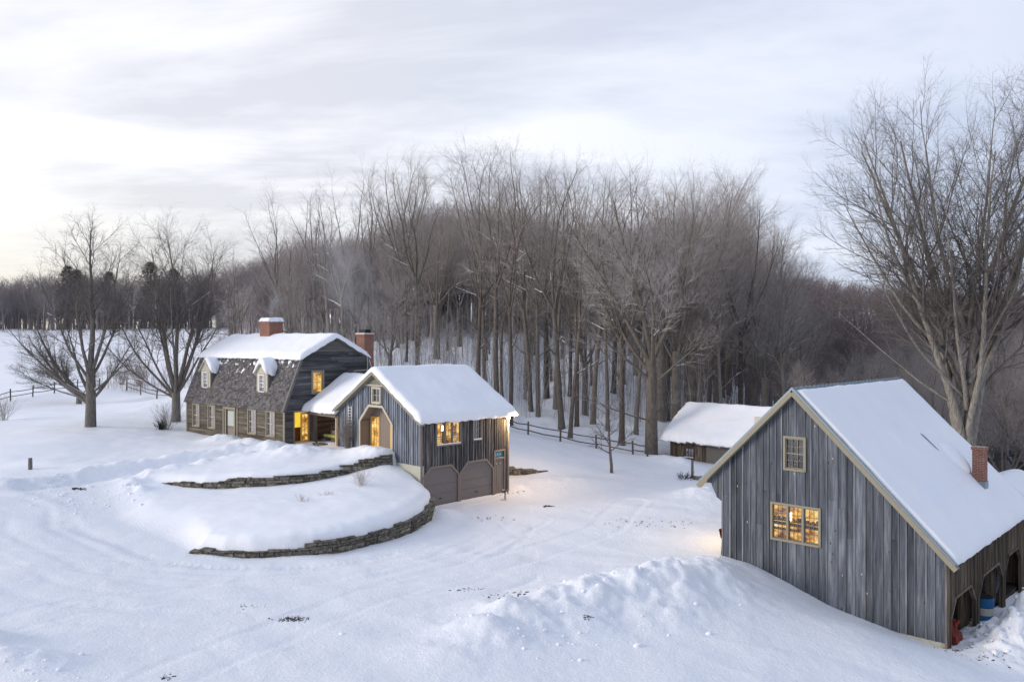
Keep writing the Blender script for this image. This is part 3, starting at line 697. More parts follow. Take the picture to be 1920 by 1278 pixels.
# side wall with three clipped openings
so = [clip_open(.42, 3.6, -4, -.17, .62), clip_open(4.15, 7.75, -4, -.17, .62), clip_open(8.2, 11.2, -4, -.17, .62)]
A, Bt = vboards(Fr(BW), .0, BL, [(0, 1.64), (BL, 1.64)], [(0, -2.6), (BL, -2.6)], so, w=.17, battens=.035, bat_d=.02)
sw = A.build("side_wall", M['barnside'], barn); Bt.build("batten", M['barnside'], sw)
for o in so:
    t_ = MB(); a, b = o['x0'], o['x1']; F = Fr(BW); z1 = -.17; c_ = .62
    t_.fbox(F, a - .09, a, -2.7, z1 - c_, -.1, .04); t_.fbox(F, b, b + .09, -2.7, z1 - c_, -.1, .04)
    t_.bar(F, (a - .03, z1 - c_ - .02), (a + c_, z1 + .045), .09, -.1, .042); t_.bar(F, (b + .03, z1 - c_ - .02), (b - c_, z1 + .045), .09, -.1, .042); t_.bar(F, (a + c_ - .02, z1 + .045), (b - c_ + .02, z1 + .045), .09, -.1, .044)
    t_.build("arch_frame", M['barnside'], barn)
for y_ in (3.87, 7.97):
    t_ = MB(); t_.box(BW - .62, BW - .3, y_ - .16, y_ + .16, -2.7, -.2); t_.build("post", M['barnside'], barn)
w_ = MB(); w_.box(0, .1, 0, BL, -1, 3.9); w_.box(0, BW, BL - .08, BL, -3, 1.6); w_.box(BW - 4.2, BW - 4.1, .05, BL - .1, -3.0, 1.6); w_.box(.1, BW - .1, .4, BL - .1, 1.58, 1.62)
w_.prism(Fb(BL - .08), [(0, 1.6), (BW, 1.6), (PX, PZ - .1), (0, PZ - PX)], 0, .06); w_.build("back_wall", M['barnside'], barn)
w_ = MB(); w_.box(BW - 4.1, BW - .2, .2, BL - .15, -2.5, -2.06); w_.build("floor", flat('earth_floor', (.05, .045, .04), 1, .05, .4), barn)
# roof: two metal slopes
rf = MB(); oy, oy2 = -.28, BL + .25; th_ = .09
zr = lambda x: PZ + .09 - abs(x - PX)
for x0, x1 in ((-.95, PX), (PX, 8.98)):
    rf.hexa([(x0, oy, zr(x0) - th_), (x1, oy, zr(x1) - th_), (x1, oy2, zr(x1) - th_), (x0, oy2, zr(x0) - th_), (x0, oy, zr(x0)), (x1, oy, zr(x1)), (x1, oy2, zr(x1)), (x0, oy2, zr(x0))])
for k in range(30):                        # standing seams
    y = oy + .02 + k * .42
    if y > oy2: break
    for x0, x1 in ((-.95, PX), (PX, 8.98)): rf.hexa([(x0, y, zr(x0)), (x1, y, zr(x1)), (x1, y + .03, zr(x1)), (x0, y + .03, zr(x0)), (x0, y, zr(x0) + .03), (x1, y, zr(x1) + .03), (x1, y + .03, zr(x1) + .03), (x0, y + .03, zr(x0) + .03)])
roof = rf.build("roof", M['metal'], barn)
rk = MB(); rk.bar(Ff, (-.98, zr(-.98) - .20), (PX, zr(PX) - .20), .17, .03, .30); rk.bar(Ff, (PX, zr(PX) - .20), (9.0, zr(9.0) - .20), .17, .03, .301)
rk.build("rake_board", M['tan'], barn)
so_ = MB(); so_.hexa([(-.95, -.02, zr(-.95) - .12), (-.5, -.02, 2.98), (-.5, BL, 2.98), (-.95, BL, zr(-.95) - .12), (-.95, -.02, zr(-.95) - .1), (-.5, -.02, 3.5), (-.5, BL, 3.5), (-.95, BL, zr(-.95) - .1)]); so_.build("soffit", M['barnwood'], barn)
roof_snow(barn, [(-2, zr(-2)), (PX, zr(PX)), (12, zr(12))], PX + .10, 9.04, -.14, BL + .12, .17, name='roof_snow', edge=.02, rnd=.22, seed=2, ends=(1, 1), drop=.03)
roof_snow(barn, [(-2, zr(-2)), (PX, zr(PX)), (12, zr(12))], -.9, PX - .05, -.1, BL + .12, .12, name='roof_snow', edge=.08, rnd=.25, seed=4)
window(barn, Ff, 2.82, 3.56, 3.97, 5.15, 3, 4, back='dark', mun='tan', glass='glass', mw=.016, depth=.25)
bwn = window(barn, Ff, 2.28, 4.15, 1.13, 2.47, 3, 4, units=3, lit='lit', mun='darktrim', mw=.014, depth=.8, sash2=False)
s_ = MB(); s_.fbox(Ff, 1.6, 5.4, 1.72, 1.78, -.75, -.5); s_.fbox(Ff, 2.0, 3.1, 1.35, 1.4, -.75, -.5)
for k in range(16): a = 1.8 + k * .2; s_.fbox(Ff, a, a + random.uniform(.05, .14), 1.78, 1.78 + random.uniform(.05, .16), -.72, -.56)
s_.build("shelf", M['interiorwood'], bwn)
lt = MB(); lt.fbox(Ff, 2.72, 2.83, 1.80, 2.1, -.5, -.45); lt.build("lamp_glow", M['bulb'], bwn)
# chimney of the barn on the right slope
cx, cy = 7.62, 8.6; ch = MB(); ch.box(cx - .24, cx + .24, cy - .24, cy + .24, 1.6, 4.3); ch.box(cx - .28, cx + .28, cy - .28, cy + .28, 4.3, 4.42); ch.build("chimney", M['brick'], barn)
fl = MB(); fl.box(cx - .27, cx + .27, cy - .27, cy + .27, 2.0, 2.95); fl.build("flashing", M['metal'], barn)
dm_ = bpy.data.meshes.new('chimney_drift')
import bmesh
bm_ = bmesh.new(); bmesh.ops.create_icosphere(bm_, subdivisions=4, radius=1, matrix=Matrix.Translation((cx - .95, cy - .15, PZ + .25 - (cx - .95 - PX))) @ Matrix.Rotation(R(45), 4, 'Y') @ Matrix.Diagonal((.85, .55, .30, 1)))
for v_ in bm_.verts: v_.co.z += .05 * float(perlin(v_.co.x * 2, v_.co.y * 2))
bm_.to_mesh(dm_); bm_.free(); dm_.polygons.foreach_set('use_smooth', [True] * len(dm_.polygons)); dm_.materials.append(M['snow']); do_ = bpy.data.objects.new('chimney_drift', dm_); COL.objects.link(do_); do_.parent = barn
scv = MB(); scv.hexa([(cx - 2.0, cy - 1.3, zr(cx - 2.0) + .19), (cx - 1.45, cy - 1.25, zr(cx - 1.45) + .19), (cx - 1.3, cy - 1.1, zr(cx - 1.3) + .19), (cx - 1.9, cy - 1.12, zr(cx - 1.9) + .19), (cx - 2.0, cy - 1.27, zr(cx - 2.0) + .215), (cx - 1.45, cy - 1.22, zr(cx - 1.45) + .215), (cx - 1.3, cy - 1.12, zr(cx - 1.3) + .215), (cx - 1.9, cy - 1.14, zr(cx - 1.9) + .215)]); scv.build('bare_patch', M['metal'], barn)
# lower rear ell of the barn
el = MB(); el.box(5.4, 9.6, BL + .3, BL + 5, -4, 1.2); el.build("rear_ell", M['barnside'], barn)
pe = [(4.9, 1.0), (7.4, 2.2), (10.0, 1.0)]
r2 = MB(); r2.hexa([(4.9, BL + .28, 1.0), (7.4, BL + .28, 2.2), (7.4, BL + 5, 2.2), (4.9, BL + 5, 1.0), (4.9, BL + .28, 1.1), (7.4, BL + .28, 2.3), (7.4, BL + 5, 2.3), (4.9, BL + 5, 1.1)])
r2.hexa([(7.4, BL + .28, 2.2), (10, BL + .28, 1.0), (10, BL + 5, 1.0), (7.4, BL + 5, 2.2), (7.4, BL + .28, 2.3), (10, BL + .28, 1.1), (10, BL + 5, 1.1), (7.4, BL + 5, 2.3)]); r2.build("ell_roof", M['metal'], barn)
roof_snow(barn, [(4.9, 1.1), (7.4, 2.3), (10, 1.1)], 4.9, 10.0, BL + .3, BL + 5, .28, seed=6, name='ell_roof_snow')
def wpt(root_loc, th, x, y, z=0):
    c, s = math.cos(th), math.sin(th); return (root_loc[0] + c * x - s * y, root_loc[1] + s * x + c * y, root_loc[2] + z)
BLOC = (8.84, 33.6, 0)

# ================================================================ garage wing (centre)
TW = math.atan2(-.708, .706); WLOC = (-10.6, 48.3, 0)
wing = empty("garage_wing", WLOC, TW)
tag(wing, "blue grey board wing with snowy gable roof above two taupe garage doors, in the centre", "garage")
WW, WL, EV, RG = 8.1, 6.6, 4.8, 7.22
ops = [clip_open(3.70, 4.44, 5.50, 6.30), clip_open(2.50, 5.54, 2.4, 5.22, .85)]
A, Bt = vboards(Ff, 0, WW, [(0, EV), (WW / 2, RG), (WW, EV)], [(0, .5), (WW, .5)], ops, w=.21, battens=.045)
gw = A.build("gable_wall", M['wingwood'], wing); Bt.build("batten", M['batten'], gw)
c = MB(); c.fbox(Ff, 5.5, WW + .02, -.8, 2.30, -.2, .045); c.build("foundation", M['concrete'], wing)
F = Fr(WW)
go = [clip_open(.16, 2.62, -.4, 2.1, .5), clip_open(2.84, 5.28, -.4, 2.12, .5), clip_open(5.48, 6.22, -.4, 2.55), clip_open(1.12, 2.78, 3.32, 4.52), clip_open(3.80, 4.38, 3.40, 4.60)]
A, Bt = vboards(F, 0, WL, [(0, EV), (WL, EV)], [(0, -.4), (WL, -.4)], go, w=.20, battens=.035, bat_d=.02)
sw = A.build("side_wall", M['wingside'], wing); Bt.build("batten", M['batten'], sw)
for a_, b_, c_ in ((WW - .12, WW + .03, 2.3), (-.02, .12, .5)): cb_ = MB(); cb_.fbox(Ff, a_, b_, c_, EV, -.02, .035); cb_.build("corner_board", M['darktrim'], wing)
for a_, b_, c_ in ((0, .1, 0), (WL - .1, WL + .02, -.3)): cb_ = MB(); cb_.fbox(F, a_, b_, c_, EV, -.02, .036); cb_.build("corner_board", M['taupe'], wing)
for o, z1, c_ in ((go[0], 2.1, .5), (go[1], 2.12, .5)):
    a, b = o['x0'], o['x1']
    d = MB(); d.prism(F, [(a, -.5), (b, -.5), (b, z1 - c_), (b - c_, z1), (a + c_, z1), (a, z1 - c_)], -.12, -.07)
    gd = d.build("garage_door", M['garage'], wing)
    sec = MB()
    for q_ in range(4): sec.fbox(F, a + .01, b - .01, -.38 + q_ * .52, -.38 + q_ * .52 + .505, -.07, -.052) if q_ < 3 else sec.prism(F, [(a + .01, 1.18), (b - .01, 1.18), (b - .01, z1 - c_), (b - c_, z1 - .01), (a + c_, z1 - .01), (a + .01, z1 - c_)], -.07, -.052)
    sec.build('door_section', M['garage'], gd)
    hd = MB(); hd.fbox(F, (a + b) / 2 - .09, (a + b) / 2 + .09, .38, .42, -.052, -.02); hd.build('handle', M['black'], gd)
    t_ = MB(); w9 = .10
    t_.fbox(F, a - w9, a, -.4, z1 - c_, -.06, .045); t_.fbox(F, b, b + w9, -.4, z1 - c_, -.06, .045)
    t_.bar(F, (a - .05, z1 - c_), (a + c_, z1 + .05), w9, -.06, .047); t_.bar(F, (b + .05, z1 - c_), (b - c_, z1 + .05), w9, -.06, .048); t_.bar(F, (a + c_ - .02, z1 + .05), (b - c_ + .02, z1 + .05), w9, -.06, .05)
    t_.build("door_frame", M['taupe'], gd)
d = MB(); d.fbox(F, 5.48, 6.22, -.4, 2.1, -.10, -.05)
for k in range(1, 4): d.fbox(F, 5.48 + .185 * k - .012, 5.48 + .185 * k + .012, .1, 2.0, -.05, -.035)
sdoor = d.build("side_door", M['taupe'], wing)
t_ = MB(); t_.fbox(F, 5.40, 5.48, -.4, 2.62, -.06, .045); t_.fbox(F, 6.22, 6.30, -.4, 2.62, -.06, .045); t_.fbox(F, 5.40, 6.30, 2.55, 2.63, -.06, .05); t_.fbox(F, 5.48, 6.22, 2.1, 2.19, -.06, .045); t_.build("door_frame", M['taupe'], sdoor)
p = MB(); p.fbox(F, 5.48, 6.22, 2.19, 2.55, -.06, -.05); tr_ = p.build("transom_window", flat('teal_glass', (.03, .14, .17), .15, .6), sdoor)
p = MB()
for k, a in enumerate((5.56, 5.70, 5.83, 5.96)): p.fbox(F, a, a + .075, 2.26 + .02 * (k % 2), 2.46, -.05, -.045)
p.build("transom_reflection", flat('pale_blue_reflection', (.25, .55, .68), .3), sdoor)  # pale blue boxes stand in for reflections on the transom glass
for a_ in (5.60, 5.92): p = MB(); p.fbox(F, a_, a_ + .08, 1.79, 1.89, -.05, -.03); p.build("door_light", M['stripe'], sdoor)
ww = window(wing, F, 1.12, 2.78, 3.32, 4.52, 2, 1, units=3, lit='lit', mat='taupe', mun='taupe', cas=.08, snow=True, depth=.9, sash2=False)
lt = MB(); lt.tube([F(1.95, 4.30, -.45), F(1.95, 4.02, -.45)], [.07, .12], 10); lt.build("hanging_lamp", M['bulb'], ww)
s_ = MB(); s_.fbox(F, 1.0, 3.0, 3.74, 3.77, -.12, -.09); s_.fbox(F, 1.0, 3.0, 3.62, 3.64, -.12, -.10)
for k in range(9): s_.fbox(F, 1.15 + k * .19, 1.165 + k * .19, 3.35, 3.74, -.12, -.105)
s_.fbox(F, 2.05, 2.3, 3.3, 4.4, -.7, -.6); s_.build("railing", M['darktrim'], ww)
window(wing, F, 3.80, 4.38, 3.40, 4.60, 3, 4, mat='taupe', mun='taupe', cas=.07, snow=True, depth=.2, glass='glassdark', mw=.018)
window(wing, Ff, 3.72, 4.42, 5.52, 6.28, 2, 2, mat='cream', mun='cream', cas=.10, depth=.25, glass='glassdark', sash2=False)
# peak louver
lv = MB()
for k in range(6):
    z = 6.52 + k * .085; hw = (RG - z) * 1.67 - .22
    if hw > .06: lv.fbox(Ff, WW / 2 - hw, WW / 2 + hw, z, z + .05, .0, .05)
lv.build("louver", M['tan'], wing)
t_ = MB(); t_.fbox(Ff, WW / 2 - 1.15, WW / 2 + 1.15, 6.42, 6.50, .0, .06); t_.build("louver_sill", M['cream'], wing)
# alcove
a, b, z0, z1, c_ = 2.50, 5.54, 2.45, 5.22, .85
al = MB(); dp = .65
al.box(a - .06, a, 0.0, dp, z0, z1 - c_); al.box(b, b + .06, 0.0, dp, z0, z1 - c_)
al.hexa([(a - .06, 0, z1 - c_), (a + c_, 0, z1), (a + c_, dp, z1), (a - .06, dp, z1 - c_), (a - .06, 0, z1 - c_ + .06), (a + c_, 0, z1 + .06), (a + c_, dp, z1 + .06), (a - .06, dp, z1 - c_ + .06)])
al.hexa([(b + .06, 0, z1 - c_), (b - c_, 0, z1), (b - c_, dp, z1), (b + .06, dp, z1 - c_), (b + .06, 0, z1 - c_ + .06), (b - c_, 0, z1 + .06), (b - c_, dp, z1 + .06), (b + .06, dp, z1 - c_ + .06)])
al.box(a + c_, b - c_, 0, dp, z1, z1 + .06)
for k in range(16): x = a + k * .19; al.box(x + .004, min(b, x + .186), dp, dp + .05, z0, z1)
al.box(a - .05, b + .05, .06, dp, z0 - .1, z0)
alc = al.build("alcove", M['taupe'], wing)
t_ = MB(); wd = .13
t_.fbox(Ff, a - wd, a, 2.5, z1 - c_, -.02, .06); t_.fbox(Ff, b, b + wd, 2.5, z1 - c_, -.02, .06)
t_.bar(Ff, (a - .065, z1 - c_ - .02), (a + c_, z1 + .06), wd, -.02, .062); t_.bar(Ff, (b + .065, z1 - c_ - .02), (b - c_, z1 + .06), wd, -.02, .063); t_.bar(Ff, (a + c_ - .03, z1 + .06), (b - c_ + .03, z1 + .06), wd, -.02, .065)
t_.build("arch_trim", M['cream'], wing)
def fdoor(parent, F, x0, x1, z0, z1, cols, rows, lit='lit', mat='gold', name='french_door'):
    m = MB(); s = .10
    m.fbox(F, x0, x0 + s, z0, z1, 0, .045); m.fbox(F, x1 - s, x1, z0, z1, 0, .045); m.fbox(F, x0 + s, x1 - s, z0, z0 + .2, 0, .044); m.fbox(F, x0 + s, x1 - s, z1 - s, z1, 0, .044)
    d = m.build(name, M[mat], parent); g = MB()
    b0, b1, c0, c1 = x0 + s, x1 - s, z0 + .2, z1 - s
    for k in range(1, cols): x = b0 + (b1 - b0) * k / cols; g.fbox(F, x - .011, x + .011, c0, c1, .008, .034)
    for k in range(1, rows): z = c0 + (c1 - c0) * k / rows; g.fbox(F, b0, b1, z - .011, z + .011, .009, .033)
    g.build("sash", M[mat], d)
    q = MB(); q.fbox(F, b0, b1, c0, c1, .002, .006); q.build("lit_pane", M[lit], d); return d
Fa = lambda q, z, d: (q, dp - d, z)
fdoor(wing, Fa, 2.60, 3.50, z0 + .02, z0 + 2.15, 3, 6)
bn = MB(); bn.box(4.0, 5.3, .22, .55, z0 + .38, z0 + .44); bn.box(4.05, 4.11, .25, .5, z0, z0 + .38); bn.box(5.2, 5.26, .25, .5, z0, z0 + .38); bnc = bn.build("bench", M['white']); bnc.matrix_world = Matrix.Translation(WLOC) @ Matrix.Rotation(TW, 4, 'Z')
tag(bnc, "small pale bench inside the arched alcove of the wing", "bench")
al2 = MB(); al2.box(b - .15, b - .02, -.01, .08, z0, z1 - c_ - .02); al2.build("alcove_post", M['gold'], wing)  # gold colour stands in for warm light falling on the trim
# roof of the wing
rf = MB(); ov = .28; zr2 = lambda x: RG + .12 - abs(x - WW / 2) * (RG - EV) / (WW / 2); y0_, y1_ = -.30, WL + .25
for x0, x1 in ((-.18, WW / 2), (WW / 2, WW + .34)):
    rf.hexa([(x0, y0_, zr2(x0) - .1), (x1, y0_, zr2(x1) - .1), (x1, y1_, zr2(x1) - .1), (x0, y1_, zr2(x0) - .1), (x0, y0_, zr2(x0)), (x1, y0_, zr2(x1)), (x1, y1_, zr2(x1)), (x0, y1_, zr2(x0))])
rf.build("roof", M['darkroof'], wing)
rk = MB(); rk.bar(Ff, (-.22, zr2(-.22) - .17), (WW / 2, zr2(WW / 2) - .17), .15, .0, .32); rk.bar(Ff, (WW / 2, zr2(WW / 2) - .17), (WW + .36, zr2(WW + .36) - .17), .15, .0, .321); rk.build("rake_board", M['tan'], wing)
fa = MB(); fa.fbox(Fr(WW + .2), -.28, WL + .22, zr2(WW + .2) - .22, zr2(WW + .2) - .05, .0, .12); fa.build("fascia", M['taupe'], wing)
roof_snow(wing, [(-3, zr2(-3)), (WW / 2, zr2(WW / 2)), (12, zr2(12))], -.15, WW + .45, -.36, WL + .38, .31, seed=1, edge=.08, rnd=.34)
bk = MB(); bk.box(0, WW, WL - .1, WL, -.3, EV); bk.box(0, .08, 0, WL, 0, EV); bk.prism(Fb(WL - .1), [(0, EV), (WW, EV), (WW / 2, RG)], 0, .1); bk.box(.1, WW - .1, .1, WL - .1, 2.25, 2.40); bk.build("back_wall", M['wingside'], wing)
# wall lamp at the corner
lp = MB(); lp.fbox(F, 6.40, 6.52, 4.36, 4.52, .0, .10); lamp = lp.build("wall_lamp", M['black']); lamp.matrix_world = Matrix.Translation(WLOC) @ Matrix.Rotation(TW, 4, 'Z')
tag(lamp, "glowing lamp under the eave at the right corner of the garage wing", "lamp")
g = MB(); g.tube([F(6.46, 4.36, .14), F(6.46, 4.46, .14), F(6.46, 4.58, .14)], [.05, .11, .05], 10); bl = g.build("bulb", M['bulb'], lamp)
def plight(loc, e, r=.12, col=(1, .62, .26)):
    l = bpy.data.lights.new("lamp_light", 'POINT'); l.energy = e; l.color = col; l.shadow_soft_size = r; o = bpy.data.objects.new("lamp_light", l); COL.objects.link(o); o.location = loc; return o
plight(wpt(WLOC, TW, WW + .5, 6.9, 4.3), 430, .12, (1, .66, .34))
# ladder-shaped trellis
tm = MB()
for x in (1.28, 1.62): tm.fbox(Ff, x, x + .04, 2.7, 5.15, .04, .07)
for k in range(13): tm.fbox(Ff, 1.26, 1.68, 3.0 + k * .17, 3.03 + k * .17, .07, .09)
tr = tm.build("trellis", M['white']); tr.matrix_world = Matrix.Translation(WLOC) @ Matrix.Rotation(TW, 4, 'Z')
tag(tr, "narrow white ladder trellis against the gable wall of the garage wing", "trellis")

# ================================================================ breezeway connector
conn = empty("breezeway", WLOC, TW)
tag(conn, "open breezeway with snowy roof joining the gambrel house to the garage wing", "breezeway")
X0 = -3.5; ce, crz = 4.66, 6.62
rf = MB(); pr = [(-.35, ce - .02), (2.7, crz), (5.6, ce)]
for (ya, za), (yb, zb) in zip(pr[:-1], pr[1:]): rf.hexa([(X0, ya, za - .1), (.0, ya, za - .1), (.0, yb, zb - .1), (X0, yb, zb - .1), (X0, ya, za), (.0, ya, za), (.0, yb, zb), (X0, yb, zb)])
rf.build("roof", M['darkroof'], conn)
roof_snow(conn, pr, -.42, 5.6, X0 - .0, .25, .40, axis_l='x', seed=9, edge=.12, rnd=.4)
t_ = MB(); t_.fbox(Ff, X0 + .1, -.03, ce - .30, ce - .06, -.05, .12); t_.build("beam", M['taupe'], conn)
t_ = MB(); t_.box(X0 + .06, 0, -.1, 5.2, 2.2, 2.58); t_.build("floor", M['oldpost'], conn)
t_ = MB()
for k in range(18): x = X0 + k * .2; t_.box(x + .003, x + .197, 4.6, 4.65, 2.5, 5.4)
t_.build("back_wall", M['barnside'], conn)
t_ = MB(); t_.box(X0 + .25, X0 + .9, .15, .2, 2.55, 4.5); t_.build("side_board", M['oldpost'], conn); t_ = MB(); t_.box(-.14, -.02, -.05, .07, 2.55, 4.45); t_.build("post", M['gold'], conn)  # the post's gold colour imitates orange light on it
t_ = MB(); t_.box(-.16, -.06, .1, 2.6, 2.55, 4.6); t_.box(-.7, -.62, 3.2, 4.6, 2.55, 4.6); t_.build("side_panel", M['interiorwood'], conn)
wm = Matrix.Translation(WLOC) @ Matrix.Rotation(TW, 4, 'Z')
pl_ = wpt(WLOC, TW, -.9, 1.6, 4.3); plight(pl_, 45, .1, (1, .55, .2))
# swing bench with green cushion
sb = empty("swing_bench", wpt(WLOC, TW, -1.75, .9, 2.58), TW); tag(sb, "dark swing bench with yellow green cushion inside the breezeway", "bench")
m_ = MB(); m_.box(-.85, .75, -.25, .3, .34, .40)
for x in (-.8, .7): m_.box(x - .03, x + .03, -.2, .25, 0, .34); m_.box(x - .03, x + .03, .24, .3, .4, .95)
for k in range(4): m_.box(-.83, .73, .27, .29, .5 + k * .12, .56 + k * .12)
m_.build("bench_frame", M['darktrim'], sb)
m_ = MB(); m_.box(-.85, -.05, -.24, .24, .40, .50); m_.box(-.03, .75, -.24, .24, .40, .49); m_.build("cushion", M['green'], sb)
pw_ = MB()
for k in range(3): pw_.hexa([(-.45, .08, .5 + .08 * k), (-.0, .12, .5 + .08 * k), (-.0, .2, .5 + .08 * k), (-.45, .16, .5 + .08 * k), (-.42, .13, .56 + .08 * k), (.03, .17, .56 + .08 * k), (.03, .25, .56 + .08 * k), (-.42, .21, .56 + .08 * k)])
pw_.build("striped_pillow", M['stripe'], sb)

# ================================================================ gambrel house (left)
THH = math.atan2(-.6469, .7626); HLOC = (-23.4, 57.3, 0)
house = empty("gambrel_house", HLOC, THH)
tag(house, "old gambrel house with dark clapboards, two dormers and snow on its upper roof, at left", "house")
HL, HD, HB = 12.2, 7.6, 2.1
fw = [(.95, 1.80, 3.02, 4.50), (3.08, 3.93, 3.02, 4.50), (8.12, 8.97, 3.02, 4.50), (10.25, 11.10, 3.02, 4.50)]
dr = (5.42, 6.42, 2.3, 4.42)
cl = clap(Ff, HB, 4.74, [(HB, 0), (4.8, 0)], [(HB, HL), (4.8, HL)], fw + [dr], .12); cl.build("front_wall", M['clapfront'], house)
gp = [(0, 4.7), (1.25, 7.94), (3.8, 9.22), (6.35, 7.94), (7.6, 4.7)]
gwo = [(2.08, 2.80, 5.72, 6.98), (.66, 1.78, 2.5, 4.52)]
cl = clap(Fr(HL), HB, 9.1, [(HB, 0), (4.7, 0), (7.94, 1.25), (9.22, 3.8)], [(HB, HD), (4.7, HD), (7.94, 6.35), (9.22, 3.8)], gwo, .125); cl.build("gable_wall", M['clap'], house)
bk = MB(); bk.prism(lambda a, z, d: (0 + d, a, z), [(0, HB), (HD, HB)] + gp[::-1], 0, .08); bk.box(.08, HL - .1, HD - .08, HD, HB, 4.7); bk.build("back_wall", M['clap'], house)
for a_ in (HL - .14, -.02): cb_ = MB(); cb_.fbox(Ff, a_, a_ + .16, HB, 4.7, .0, .04); cb_.build("corner_board", M['tan'], house)
for (x0, x1, z0, z1) in fw: window(house, Ff, x0, x1, z0, z1, 2, 4, mat='tan', mun='cream', cas=.09, back='curtain', depth=.12, glass='glassdark')
d = MB(); d.fbox(Ff, dr[0], dr[1], dr[2], dr[3], -.08, -.03); fd = d.build("front_door", M['darktrim'], house)
t_ = MB(); t_.fbox(Ff, dr[0] - .14, dr[0], HB, 4.55, -.02, .07); t_.fbox(Ff, dr[1], dr[1] + .14, HB, 4.55, -.02, .07); t_.fbox(Ff, dr[0] - .2, dr[1] + .2, 4.42, 4.58, -.02, .10)
t_.fbox(Ff, dr[0] - .42, dr[0] - .30, HB, 4.6, -.02, .06); t_.fbox(Ff, dr[1] + .32, dr[1] + .44, HB, 4.6, -.02, .06); t_.build("door_frame", M['tan'], fd)
t_ = MB(); t_.fbox(Ff, dr[0] + .1, dr[1] - .1, 3.3, 4.3, -.03, -.02); t_.build("door_pane", flat('pale_door_glass', (.42, .46, .44), .3), fd)
t_ = MB(); t_.fbox(Ff, dr[0] + .12, dr[1] - .12, 2.55, 3.15, -.03, -.018); t_.build("door_panel", M['taupe'], fd)
window(house, Fr(HL), 2.08, 2.80, 5.72, 6.98, 2, 4, mat='tan', mun='gold', cas=.13, lit='lit', depth=.5)
# lit doorway in the gable wall
Fg = Fr(HL)
t_ = MB(); t_.fbox(Fg, .60, .68, 2.5, 4.6, -.05, .06); t_.fbox(Fg, 1.76, 1.84, 2.5, 4.6, -.05, .06); t_.fbox(Fg, .6, 1.84, 4.52, 4.62, -.05, .065); t_.build("doorway_frame", M['taupe'], house)
q = MB(); q.fbox(Fg, .2, 2.2, 3.45, 4.7, -1.0, -.98); q.build("lit_room", M['lityellow'], house)
q = MB(); q.fbox(Fg, .2, 2.2, 2.3, 3.42, -1.0, -.97); q.fbox(Fg, .75, 1.05, 2.6, 3.3, -.8, -.6); q.build("dresser", M['interiorwood'], house)
fdoor(house, Fg, 1.14, 1.76, 2.55, 4.48, 2, 6, mat='gold')
# lower gambrel slopes: shingles in courses
def slope_shingles(z0, z1, y0, y1, sgn):
    m = MB(); L = math.hypot(z1 - z0, y1 - y0); n = int(L / .15); uy, uz = (y1 - y0) / L, (z1 - z0) / L; ny_, nz_ = -uz * sgn, abs(uy)
    m.hexa([(-.12, y0, z0), (HL + .12, y0, z0), (HL + .12, y0 + .12 * sgn, z0), (-.12, y0 + .12 * sgn, z0), (-.12, y1, z1), (HL + .12, y1, z1), (HL + .12, y1 + .1 * sgn, z1), (-.12, y1 + .1 * sgn, z1)], .3)
    for i in range(n + 1):
        s = i * L / n; s2 = min(L, s + L / n * 1.25); x = -.15 - random.random() * .1
        while x < HL + .15:
            w = random.uniform(.12, .26); x2 = min(x + w, HL + .15); d1 = .045 + random.random() * .016; xa = max(x, -.15)
            if x2 > xa + .02:
                a = (y0 + uy * s, z0 + uz * s - random.uniform(0, .012)); b = (y0 + uy * s2, z0 + uz * s2)
                m.hexa([(xa, a[0], a[1]), (x2 - .006, a[0], a[1]), (x2 - .006, b[0], b[1]), (xa, b[0], b[1]),
                        (xa, a[0] + ny_ * d1, a[1] + nz_ * d1), (x2 - .006, a[0] + ny_ * d1, a[1] + nz_ * d1), (x2 - .006, b[0] + ny_ * .012, b[1] + nz_ * .012), (xa, b[0] + ny_ * .012, b[1] + nz_ * .012)])
            x = x2
    return m
# break at y=1.25 z=7.94 ; flare at the eave
m = slope_shingles(4.62, 7.96, -.14, 1.22, 1); m.build("lower_roof", M['shingle'], house)
rb = MB(); rb.hexa([(-.12, HD + .12, 4.62), (HL + .12, HD + .12, 4.62), (HL + .12, HD, 4.62), (-.12, HD, 4.62), (-.12, 6.38, 7.96), (HL + .12, 6.38, 7.96), (HL + .12, 6.25, 7.9), (-.12, 6.25, 7.9)]); rb.build("rear_roof", M['shingle'], house)
up = MB(); zu = lambda y: 9.30 - abs(y - 3.8) * .502
for y0, y1 in ((1.02, 3.8), (3.8, 6.58)): up.hexa([(-.18, y0, zu(y0) - .1), (HL + .2, y0, zu(y0) - .1), (HL + .2, y1, zu(y1) - .1), (-.18, y1, zu(y1) - .1), (-.18, y0, zu(y0)), (HL + .2, y0, zu(y0)), (HL + .2, y1, zu(y1)), (-.18, y1, zu(y1))])
up.build("upper_roof", M['darkroof'], house)
rk = MB()
for p_, q_ in zip([(-.16, 4.6), (1.2, 7.92), (3.8, 9.22), (6.4, 7.92)], [(1.2, 7.92), (3.8, 9.22), (6.4, 7.92), (7.76, 4.6)]): rk.bar(Fg, p_, q_, .15, .0, .14 + .002 * p_[0])
rk.build("rake_board", M['darktrim'], house)
roof_snow(house, [(0, zu(0)), (3.8, zu(3.8)), (7.6, zu(7.6))], .95, 6.65, -.24, HL + .28, .30, axis_l='x', seed=3, edge=.06, rnd=.5)
rs = [(6.5, 7.85), (7.75, 4.65)]; roof_snow(house, rs, 6.6, 7.7, 8.5, HL + .2, .14, axis_l='x', seed=13, edge=.12, rnd=.2, name='rear_roof_snow')
lv = MB()
for k in range(7):
    z = 8.42 + k * .085; hw = (9.22 - z) * 2 - .30
    if hw > .05: lv.fbox(Fg, 3.8 - hw, 3.8 + hw, z, z + .05, 0, .05)
lv.build("louver", M['darktrim'], house)
